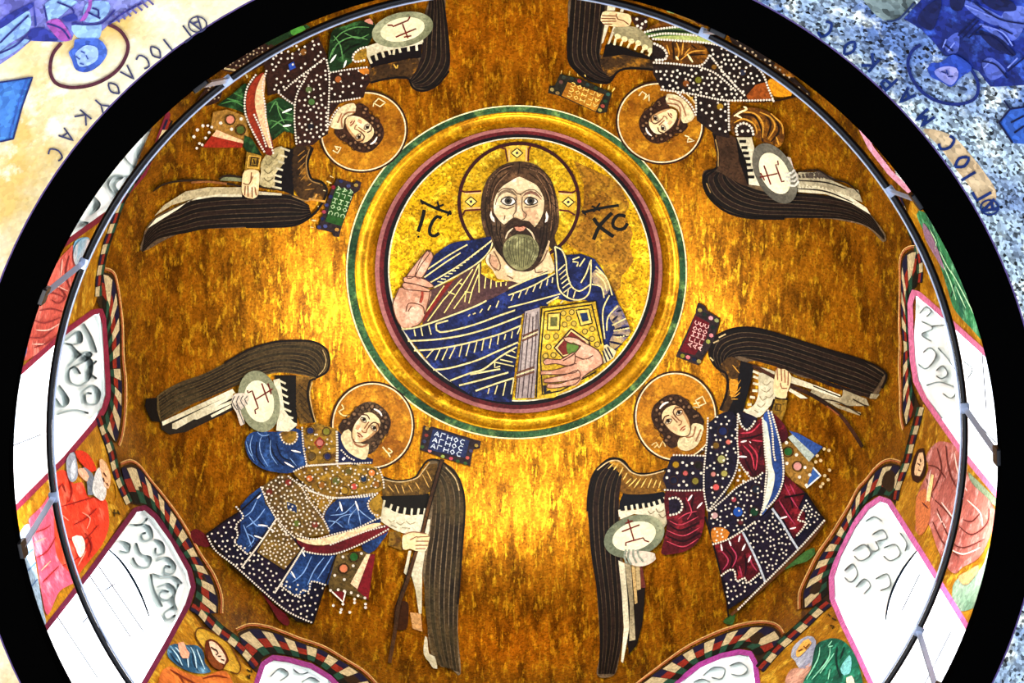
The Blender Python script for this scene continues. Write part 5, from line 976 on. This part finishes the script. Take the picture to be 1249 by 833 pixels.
SC = [('127,332 137,336 142,352 145,375 147,400 147,440 149,465 149,500 146,528 142,540', '118,367 122,375 128,384 130,405 132,430 134,460 134.5,482 130,500 123,514 122,520', 16, (-1.5, 1.6)),
      ('148,570 160,566 172,573 185,590 197,605 215,630 230,655 243,680 258,705 266,728 266,748', '158,614 168,616 180,618 194,630 208,652 222,674 234,692 239,714 236,732 232,742 236,748', 19, (-.7, 1.7)),
      ('290,772 305,766 325,768 345,775 365,783 392,792 415,805 440,820 458,838', '312,820 318,806 326,800 338,798 357,801 382,808 402,822 416,836 424,846', 14, (-1.3, .3)),
      ('770,842 805,816 837,794 867,779 896,768 919,763 936,763 947,767 953,776', '815,842 832,826 848,811 868,802 893,793 910,791 919,797 924,806 926,814', 15, (-.2, 1.6)),
      ('979,742 980,721 991,697 1002,676 1017,655 1027,638 1036,622 1047,600 1056,590 1067,576 1078,567 1088,565 1098,568', '1014,735 1010,715 1013,697 1020,680 1028,662 1038,642 1047,626 1056,614 1068,605 1078,605 1084,608 1089,612 1092,618', 20, (-1.5, 1.6)),
      ('1104,520 1101,503 1101,472 1101,445 1102,424 1100,404 1099,380 1099,345 1099,326 1102,313 1109,306 1117,305', '1122,496 1114,476 1111,455 1109,430 1108,405 1107,385 1107,372 1109,362 1113,354 1118,350 1120,342 1121,334', 17, (-1.6, 1.6))]
for k, (o_, i_, n, ln) in enumerate(SC):
    par = tag(bpy.data.objects.new('trim_%d' % (3+k), None), 'ribbon border of dark and cream blocks', kind='structure'); C.objects.link(par)
    ribbon(par, o_, i_, n, ln)
BN = [([(207,146),(198,168),(188,186),(172,208),(150,242),(138,275),(128,305),(122,335),(120,362)], 4.5, 18),
      ([(121,508),(128,528),(136,550),(141,572),(148,592),(158,614)], 5, 10), ([(234,738),(244,744),(256,757),(270,770),(285,781),(300,795),(314,812)], 7, 9),
      ([(926,816),(940,800),(951,788),(961,779),(972,769),(984,758),(996,746),(1010,734)], 6.5, 9), ([(1091,610),(1094,594),(1100,578),(1106,562),(1110,545),(1114,530),(1119,512),(1123,496)], 4.8, 10), ([(1121,345),(1122,325),(1119,305),(1112,285),(1104,262),(1096,242)], 4, 9)]
for k, (ln, w_, n) in enumerate(BN):
    par = tag(bpy.data.objects.new('trim_%d' % (9+k), None), kind='structure'); C.objects.link(par); a, b = off(ln, w_)
    ribbon(par, a, b, n, .12, line=False)

# ================================================================ seated and standing figures between the windows

FIELDS = ['72,305 140,258 150,248 132,290 124,320 118,365 112,380 80,402 17,460 5,440 30,350', '10,630 80,562 118,516 128,545 135,565 145,595 158,620 108,697 53,768 25,750 5,660', '176,833 212,772 230,742 250,770 275,792 300,812 315,822 308,850 290,872 180,872',
          '924,833 921,815 940,800 960,785 985,765 1008,742 1014,733 1030,765 1062,833 1080,868 930,868', '1086,612 1095,600 1103,580 1112,555 1120,520 1126,492 1172,552 1217,606 1230,650 1205,800 1178,762 1121,668', '1122,356 1124,330 1118,300 1105,265 1112,240 1155,290 1190,360 1212,440 1160,392']
for k, s in enumerate(FIELDS):
    o = fill('trim_%d' % (20+k), LOWGOLD, s, None, 1, smooth=False); tag(o, kind='structure')
def fig(label, px): return thing('robed_figure', label, 'person', 'figures between the drum windows', px=px)
V(20, 290, 4.625)
f = fig('coral-robed mosaic figure beside the upper left window', (55, 390))
r = fill('robe', mosaic('robe_coral', 'c85a4c', .25, scale=45, c2='a8443c', c3='d88878'), '290,70 330,40 365,180 330,270 260,490 220,570 60,690 5,660 -20,600 60,500 120,320 200,190 250,110', f, 3)
strokes('robe_fold', '7c2c2c', '120,330 200,310 280,340|90,460 160,480 250,450|130,410 200,400 270,420|200,300 240,280 280,330 240,370 200,350|70,560 150,560 220,500|300,100 280,200 310,300|100,620 180,590 240,540', 2, r, 5, taper=True); strokes('robe_light', 'e8a898', '140,300 210,270 290,300|110,520 180,520 250,480|90,600 160,600|260,120 250,220', 1.8, r, 5, taper=True)
fill('blue_mantle_end', '6c9cb8', '330,20 410,0 400,80 370,140 325,120', f, 4); fill('blue_foot', '4c5c8c', '10,620 60,600 50,670 5,690', f, 5); fill('hand', 'd8a080', '345,110 370,100 365,145', f, 6)
V(0, 0, 1)
f = fig('scarlet-robed grey-bearded mosaic figure with red cap, left side between windows', (90, 640))
r = fill('robe', mosaic('robe_scarlet', 'd83c24', .25, scale=45, c2='b82c1c', c3='e8644c'), '66,584 76,573 83,578 90,590 100,588 107,605 115,607 129,610 132,620 133,640 130,652 122,668 100,695 92,706 78,700 60,680 62,640', f, 3)
fill('lower_robe', mosaic('robe_rose', 'c85068', .25, scale=45, c2='a83c54', c3='dc8090'), '66,600 66,640 70,680 92,706 86,713 72,722 58,750 50,720 45,685 36,640 36,632 50,618', f, 4)
strokes('robe_fold', '8c1c18', '84,580 88,600 84,612|74,618 95,612 115,606|90,640 105,632 118,620|80,655 100,660 120,640|76,690 95,680 112,655|104,650 112,664 108,680|70,600 76,590 80,600|40,650 55,645 62,640|45,680 58,672 68,655|52,710 62,700 72,690', 1.6, r, 6, taper=True); strokes('robe_light', 'f09078', '100,625 110,632 106,645|90,662 100,655|72,625 84,635|95,690 105,672|42,662 56,656|50,696 62,684', 1.5, r, 6, taper=True)
fill('white_roll', 'ecd8c4', '88,655 100,654 104,668 98,680 92,668', r, 7)
fill('footcloth', '8ca4b8', '22,660 36,640 44,690 52,740 56,760 48,770 30,720', f, 2); strokes('cloth_line', '4c6c94', '26,665 38,655|28,680 40,670|32,698 44,686|38,716 46,706', 1.6, f, 4)
V(20, 540, 8.006)
fill('cap', 'c8301c', '570,85 640,75 710,120 760,200 780,270 730,290 650,220 590,140', f, 7); fill('grey_sleeve', '8c94a0', '490,160 560,90 600,250 590,350 540,385 500,320', f, 7); fill('sleeve_light', 'c4ccd4', '530,240 570,160 580,300 540,360', f, 8)
fill('hand', 'dca888', '600,260 660,250 710,330 690,380 620,320', f, 8); fill('hair', '6c7480', '650,240 740,300 770,420 750,510 700,510 690,400', f, 7)
fill('beard', 'c8c8c4', '770,300 810,240 830,300 880,460 850,565 790,540 740,470', f, 9); fill('face', 'dcac80', '815,160 870,190 920,330 900,450 860,430 820,260', f, 9); strokes('face_line', '5c2c1c', '850,290 880,330|850,340 860,380|880,390 900,420', 1.2, f, 11)
strokes('small_letter', '3c2c10', '940,680 1000,690|960,650 960,720|990,660 1010,700', 1.3, f, 4); strokes('halo_line', 'a87818', '900,440 960,400 980,520 950,590 910,570', 1.2, f, 4)
V(200, 729, 8.006)
f = fig('brown-bearded mosaic figure in blue and orange at the lower left edge', (245, 800))
h = fill('halo', mosaic('small_halo', 'b8881c', .3, metal=.3, c2='d8b03c'), '390,500 310,380 330,300 400,300 500,350 620,430 700,560 750,680 720,740 650,720 500,650', f, 2); strokes('halo_line', '5c3410', '390,500 310,380 330,300 400,300 500,350 620,430 700,560 750,680 720,740 650,720', 1.5, h, 4)
fill('hair', mosaic('chestnut', '54200c', .35), '410,420 450,400 520,430 600,520 635,620 600,660 580,700 500,700 420,600 400,500', f, 5); fc = fill('face', 'e0bc9c', '440,430 500,440 570,520 610,600 590,650 540,630 480,560', f, 7); fill('beard', '6c3414', '440,520 480,570 540,630 580,660 570,700 500,690 430,600', f, 8)
strokes('face_line', '2c120a', '460,480 500,510|530,570 560,570|500,500 530,540 510,560|560,600 590,610', 1.4, fc, 9)
b_ = fill('blue_mantle', mosaic('mantle_teal', '2c5c7c', .35, scale=45, c2='163850', c3='6c98b0'), '50,470 100,450 220,460 330,470 390,540 400,640 460,720 340,740 200,700 80,620 30,550', f, 4)
strokes('mantle_fold', 'a4c4d0', '80,500 130,560 180,660|110,480 160,540|260,480 300,560 320,690|320,500 360,600 400,700|230,560 240,680', 1.6, b_, 6, taper=True); strokes('mantle_shadow', '0c2438', '60,540 120,620 180,680|280,540 290,640 340,720|340,520 370,620', 2, b_, 5, taper=True)
fill('hand', 'd89878', '140,440 190,430 220,500 250,540 240,590 180,590 150,520', f, 7)
o_ = fill('orange_robe', mosaic('robe_orange', 'c86c2c', .3, scale=45, c2='9c4c1c'), '-40,760 60,670 100,680 240,740 380,770 560,710 640,760 680,900 600,1100 0,1100', f, 5); strokes('robe_fold', '6c2410', '60,700 200,780 350,860|380,790 500,760 620,780|150,760 200,833', 2, o_, 7, taper=True)
strokes('small_letter', '2c200c', '810,700 840,720|850,700 860,730|810,760 840,790|840,750 830,790', 1.8, f, 4)
V(930, 729, 8.006)
f = fig('white-haired mosaic figure in green mantle at the lower right edge', (1010, 800))
fill('hair_and_beard', mosaic('white_hair', 'b4b8c0', .3, scale=45, c2='84889c'), '280,580 300,480 400,390 470,375 520,420 510,600 450,680 360,690 320,620', f, 5); fc = fill('face', 'd8a44c', '330,520 400,420 450,400 480,440 400,540 340,580', f, 7); strokes('face_line', '6c3410', '350,520 390,500|420,490 460,450|400,470 430,500', 1.3, fc, 9)
g_ = fill('green_mantle', mosaic('mantle_green', '145c44', .35, scale=45, c2='0c3830', c3='2c8c6c'), '520,470 620,410 700,395 800,430 880,520 940,660 980,840 1000,1100 380,1100 400,820 470,700', f, 6)
strokes('mantle_fold', '7cc4a0', '560,480 540,600 430,800|660,480 640,600 480,800|700,540 660,600 560,740|680,420 640,470|860,570 780,680|660,700 640,800|640,480 690,470', 1.6, g_, 8, taper=True); strokes('mantle_shadow', '042420', '730,480 720,620 760,780|620,600 560,700|800,480 760,600', 2.4, g_, 7, taper=True); fill('pale_fold', '6cb4b4', '760,690 850,560 870,640 850,740 800,760', g_, 8)
fill('brown_tunic', mosaic('tunic_umber', '7c4434', .3, scale=45, c2='c89880'), '220,820 280,700 400,680 490,620 490,680 400,820 380,1000 240,1000', f, 5); fill('hand', 'e8ccb4', '820,780 870,760 900,840 830,850', f, 9)
strokes('small_letter', '2c200c', '640,160 660,180|660,270 700,280 680,300|680,200 720,220', 1.8, f, 4)
V(1090, 520, 3.788)
f = fig('pink-robed mosaic figure bending right, right side between windows', (1165, 620))
r = fill('robe', mosaic('robe_pink', 'b4685c', .25, scale=45, c2='8c4840', c3='d09890'), '150,140 190,80 230,70 300,95 320,160 360,260 440,340 470,400 460,470 400,600 320,650 280,680 240,640 200,560 160,450 130,500 100,480 110,400 105,330 160,200', f, 3)
strokes('robe_fold', '5c2420', '200,100 220,200 180,300|240,90 260,220 320,330|190,340 250,400 300,480|200,380 260,520 320,560 420,520|180,440 230,540 300,600|300,460 360,500 430,450 440,380|320,430 360,440 400,400|160,180 200,190 240,240|150,240 180,330|130,350 160,380', 1.7, r, 5, taper=True); strokes('robe_light', 'e4bcb0', '280,120 300,220 340,300|220,350 280,430|340,340 400,400 410,460|250,560 320,590 400,560|170,200 150,350|200,400 240,470', 1.8, r, 5, taper=True)
fill('orange_sleeve', 'b8683c', '105,330 150,290 170,380 160,450 130,500 105,480', f, 4); fill('scroll', 'ecc888', '150,340 175,220 185,225 165,350', f, 6)
fill('head', mosaic('dark_hair', '2c140c'), '88,250 80,200 95,140 115,105 138,100 150,180 140,230 110,262', f, 4); fc = fill('face', 'dcb488', '98,225 98,190 118,122 134,120 140,180 120,230', f, 6); strokes('face_line', '3c1c10', '110,170 122,180|122,150 124,165|112,200 124,205', 1.0, fc, 8)
fill('green_ground', mosaic('ground_green', '5c7c64', .3, scale=45, c2='8ca08c'), '270,760 300,700 400,660 440,560 445,600 400,760 380,833 290,850', f, 2); fill('feet', 'c88c5c', '300,690 340,670 390,640 395,660 340,730 310,720', f, 4); fill('green_corner', mosaic('ground_sage', '748468', .3), '345,210 480,340 470,370 420,330 350,260', f, 2, smooth=False)
V(0, 0, 1)
f = fig('green-robed mosaic figure in the sliver beside the right cornice', (1165, 340))
r = fill('robe', mosaic('robe_emerald', '2c7c4c', .35, scale=45, c2='1c5440', c3='6cb484'), '1118,262 1126,258 1140,272 1152,295 1168,325 1184,360 1194,390 1202,418 1184,400 1164,377 1155,350 1145,320 1133,296', f, 3)
strokes('robe_fold', 'a4d8a8', '1134,280 1142,296 1140,304|1146,306 1156,326 1166,340|1150,322 1160,346 1166,366|1160,330 1176,360 1188,384|1166,350 1178,376', 1.5, r, 5, taper=True); strokes('robe_shadow', '0c3428', '1150,312 1158,334|1164,346 1160,362|1172,352 1186,380', 2, r, 4, taper=True)
fill('violet_mantle', '8c6c84', '1126,272 1136,286 1146,310 1152,330 1140,312 1128,290', f, 5)
f = fig('small blue-grey mosaic figure in the sliver by the upper left window', (97, 300)); fill('robe', mosaic('robe_ice', '7ca4b8', .3, scale=45, c2='c8b8b0'), '92,300 104,290 112,300 106,322 98,330 90,318', f, 7)

# ================================================================ the painted vaults below
VS = 'vault'
V(0, 0, 8.006)
f = thing('seated_evangelist', 'purple-and-blue robed seated mosaic figure with outlined halo, upper left corner', 'person', px=(60, 30), surf=VS)
CL1 = mosaic('vault_violet', '5c5ca4', .35, scale=40, c2='8488c8', c3='3c3c80'); CL2 = mosaic('vault_ice', '94b8dc', .3, scale=40, c2='6c8cc8')
b_ = fill('robe', CL1, '-400,740 0,630 160,520 300,400 600,410 700,390 720,330 1000,300 1060,240 1240,160 1320,80 1600,-80 1700,-300 -400,-300', f, 2, smooth=False, surf=VS, grid=14)
for s in ('0,260 240,110 300,150 280,300 100,420 0,500 -100,520 -100,330', '440,40 600,-20 760,20 700,60 560,180 460,200', '850,30 1060,20 1060,120 960,210 820,200', '700,250 900,240 990,240 960,380 800,380 730,340', '60,470 240,380 290,390 150,500 0,580 0,520'): fill('pale_fold', CL2, s, b_, 3, surf=VS)
for s in ('450,220 560,180 640,260 700,380 600,400 500,300', '860,-60 900,-60 890,80 830,200 780,210 860,60'): fill('magenta_fold', mosaic('vault_magenta', '9c4c9c', .3, scale=40, c2='74489c'), s, b_, 4, surf=VS)
for s in ('0,200 160,100 330,20 330,60 200,150 0,280', '290,290 420,270 520,340 560,400 300,390', '600,180 720,130 760,190 640,210', '330,60 360,250 340,260'): fill('deep_fold', mosaic('vault_indigo', '2c3484', .35, scale=40), s, b_, 4, surf=VS)
strokes('fold_line', '2c2c70', '0,520 160,440 300,300|280,150 100,320 0,420|430,60 460,200|700,230 860,240 1000,220 1120,100|900,80 960,100 960,160|860,120 980,180|560,20 700,80 720,130|1060,240 1200,130 1400,20|460,230 600,280 680,380', 2.2, b_, 5, surf=VS)
strokes('rung', '5c548c', '|'.join('%d,%d %d,%d' % (1100+k*55, 150-k*28, 1170+k*55, 215-k*28) for k in range(7)), 2.4, b_, 5, surf=VS)
h = strokes('halo_outline', '4c2430', '600,420 520,520 490,640 500,740 560,820 700,855 880,833 1030,770 1150,680 1225,560 1250,440 1200,330 1130,270 1060,240', 4.4, f, 4, surf=VS)
fill('hair', mosaic('vault_hair', '4464b8', .3, scale=40, c2='30489c'), '670,510 720,460 730,390 800,380 960,380 1030,450 1045,530 970,640 850,705 740,680 700,580', f, 5, surf=VS); fc = fill('face', mosaic('vault_face', '94b0dc', .25, scale=40), '735,520 790,470 850,440 950,470 950,580 860,640 775,650 750,590', f, 7, surf=VS); strokes('face_line', '34488c', '790,500 830,520|740,550 780,580|840,540 860,580|780,620 820,630', 1.6, fc, 9, surf=VS)
V(0, 0, 2.776)
d_ = thing('lectern_mosaic', 'slanted bright blue mosaic desk at the left frame edge', 'desk', px=(15, 130), surf=VS)
fill('desk_side', mosaic('desk_blue', '4c84cc', .3, scale=40, c2='3464b4'), '-60,290 0,278 110,262 75,360 45,470 0,480 -60,500', d_, 2, smooth=False, surf=VS); strokes('desk_edge', '20285c', '-40,284 20,276 110,262 75,360 45,470 0,480', 2, d_, 4, smooth=False, surf=VS); strokes('desk_line', '3454a4', '92,272 60,360 32,466', 1.5, d_, 4, surf=VS)
def ring_text(par, items, m, size, wd):
    for chx, x, y in items:
        p = np.array([x, y], float); u = np.array([614, 563.])-p; u /= np.hypot(*u); rt = np.array([-u[1], u[0]])
        write(par, chx, p-rt*size*.32+u*size*.5, rt*size*.64, -u*size, m, wd, 3, surf=VS)
LT = mosaic('letter_slate', '3c3c5c', .3, scale=40); LT2 = mosaic('letter_blue', '142a64', .3, scale=40)
l1 = thing('left_inscription', 'slate letters reading the name of the saint along the cream vault', 'lettering', px=(150, 100), surf=VS)
ring_text(l1, [('A', 241, 30), ('Γ', 224, 42), ('Ι', 205, 55), ('O', 190, 64), ('C', 175, 75), ('Λ', 157, 90), ('O', 139, 108), ('Υ', 123, 128), ('K', 101, 144), ('A', 82, 166), ('C', 68, 188)], LT, 18, 2.1)
strokes('letter', LT, [ellipse((241, 30), 11, 9.5, 0, 18)], 1.6, l1, 3, surf=VS, closed=True)
l2 = thing('right_inscription', 'blue letters reading the name of the saint along the speckled vault', 'lettering', px=(1150, 150), surf=VS)
ring_text(l2, [('C', 1007, 36), ('O', 1036, 59), ('K', 1061, 76), ('P', 1083, 99), ('A', 1105, 118), ('M', 1128, 144), ('C', 1155, 175), ('O', 1173, 198), ('Ι', 1181, 215), ('Γ', 1197, 234), ('A', 1207, 253)], LT2, 20, 3.6)
strokes('letter', LT2, [ellipse((1207, 253), 11, 9, 0, 18)], 2.2, l2, 3, surf=VS, closed=True)
V(1100, 130, 3.087)
pt_ = fill('wall_patch', mosaic('sand_patch', 'c8b08c', .35, scale=40, c2='a88c68'), '80,88 130,88 200,118 262,185 312,250 355,320 340,380 300,370 262,310 200,230 140,150', None, 1, surf=VS); tag(pt_, kind='structure')
V(990, 0, 4.815)
f = thing('seated_evangelist', 'deep blue robed seated mosaic figure leaning over, upper right corner', 'person', px=(1180, 60), surf=VS)
b_ = fill('robe', mosaic('vault_blue', '1c2c84', .4, scale=40, c2='14205c', c3='3454b4'), '540,110 640,0 700,-200 1700,-200 1700,480 1247,500 1050,510 980,420 940,400 860,330 780,330 720,250 640,170', f, 2, smooth=False, surf=VS, grid=14)
for s in ('870,0 960,20 1100,90 1140,120 1080,150 960,90', '980,140 1060,160 1160,260 1150,280 1060,200', '1140,60 1247,40 1247,160 1180,240 1100,160', '780,250 860,190 860,300 800,310', '1000,370 1060,340 1140,420 1050,470'): fill('pale_fold', mosaic('vault_periwinkle', '5464b4', .35, scale=40, c2='3c4c9c'), s, b_, 3, surf=VS)
for s in ('820,-20 900,-20 880,60 820,50', '980,180 1100,220 1200,320 1150,320 1050,270', '1000,0 1160,0 1200,60 1080,60', '680,30 760,0 740,110 700,180 620,120'): fill('deep_fold', mosaic('vault_navy', '101844', .4, scale=40), s, b_, 4, surf=VS)
strokes('fold_line', '0c1440', '860,210 960,110|890,220 980,120|920,225 1000,150|940,200 1060,220 1180,330|1100,160 1180,200|1000,360 1080,380 1150,460|1150,420 1247,340|780,260 830,300|960,20 1100,110 1247,140', 2, b_, 5, surf=VS); strokes('fold_light', '6c7cd0', '1000,150 1120,190 1180,270|900,30 1060,100|1150,400 1210,340|1010,400 1060,350|770,280 790,230|800,300 840,250', 1.8, b_, 5, surf=VS)
strokes('halo_outline', '142464', '640,262 590,300 565,370 590,460 650,540 730,590 830,612 920,600 970,560 975,480 930,400 880,350', 4, f, 4, surf=VS)
fill('hair', mosaic('vault_hair2', '24409c', .35, scale=40), '680,400 700,370 760,365 830,320 920,370 940,410 880,450 820,510 760,480 700,450', f, 5, surf=VS); fc = fill('face', mosaic('vault_face2', '5c6cb8', .3, scale=40, c2='8484c0'), '720,420 780,390 850,400 860,450 820,500 760,470', f, 7, surf=VS); strokes('face_line', '1c2c74', '760,420 790,430|800,450 830,450|790,410 800,440', 1.5, fc, 9, surf=VS)
o = fill('second_robe', mosaic('vault_grey', '7c8c8c', .6, scale=36, c2='4c5c60'), '300,-60 620,-60 590,20 500,115 440,125 350,60', f, 3, surf=VS); strokes('robe_edge', '1c2c54', '600,20 510,112 440,125', 2.4, o, 5, surf=VS)
d_ = thing('lectern_mosaic', 'small blue mosaic desk with dark outline at the right frame edge', 'desk', px=(1240, 150), surf=VS)
fill('desk_side', mosaic('desk_blue2', '2c54a8', .35, scale=40), '1100,720 1170,640 1300,620 1300,850 1180,840', d_, 3, smooth=False, surf=VS); strokes('desk_edge', '0c1438', '1130,590 1165,640 1100,720 1180,840|1165,640 1300,620|1170,720 1247,680|1190,780 1247,740', 2.4, d_, 5, smooth=False, surf=VS)
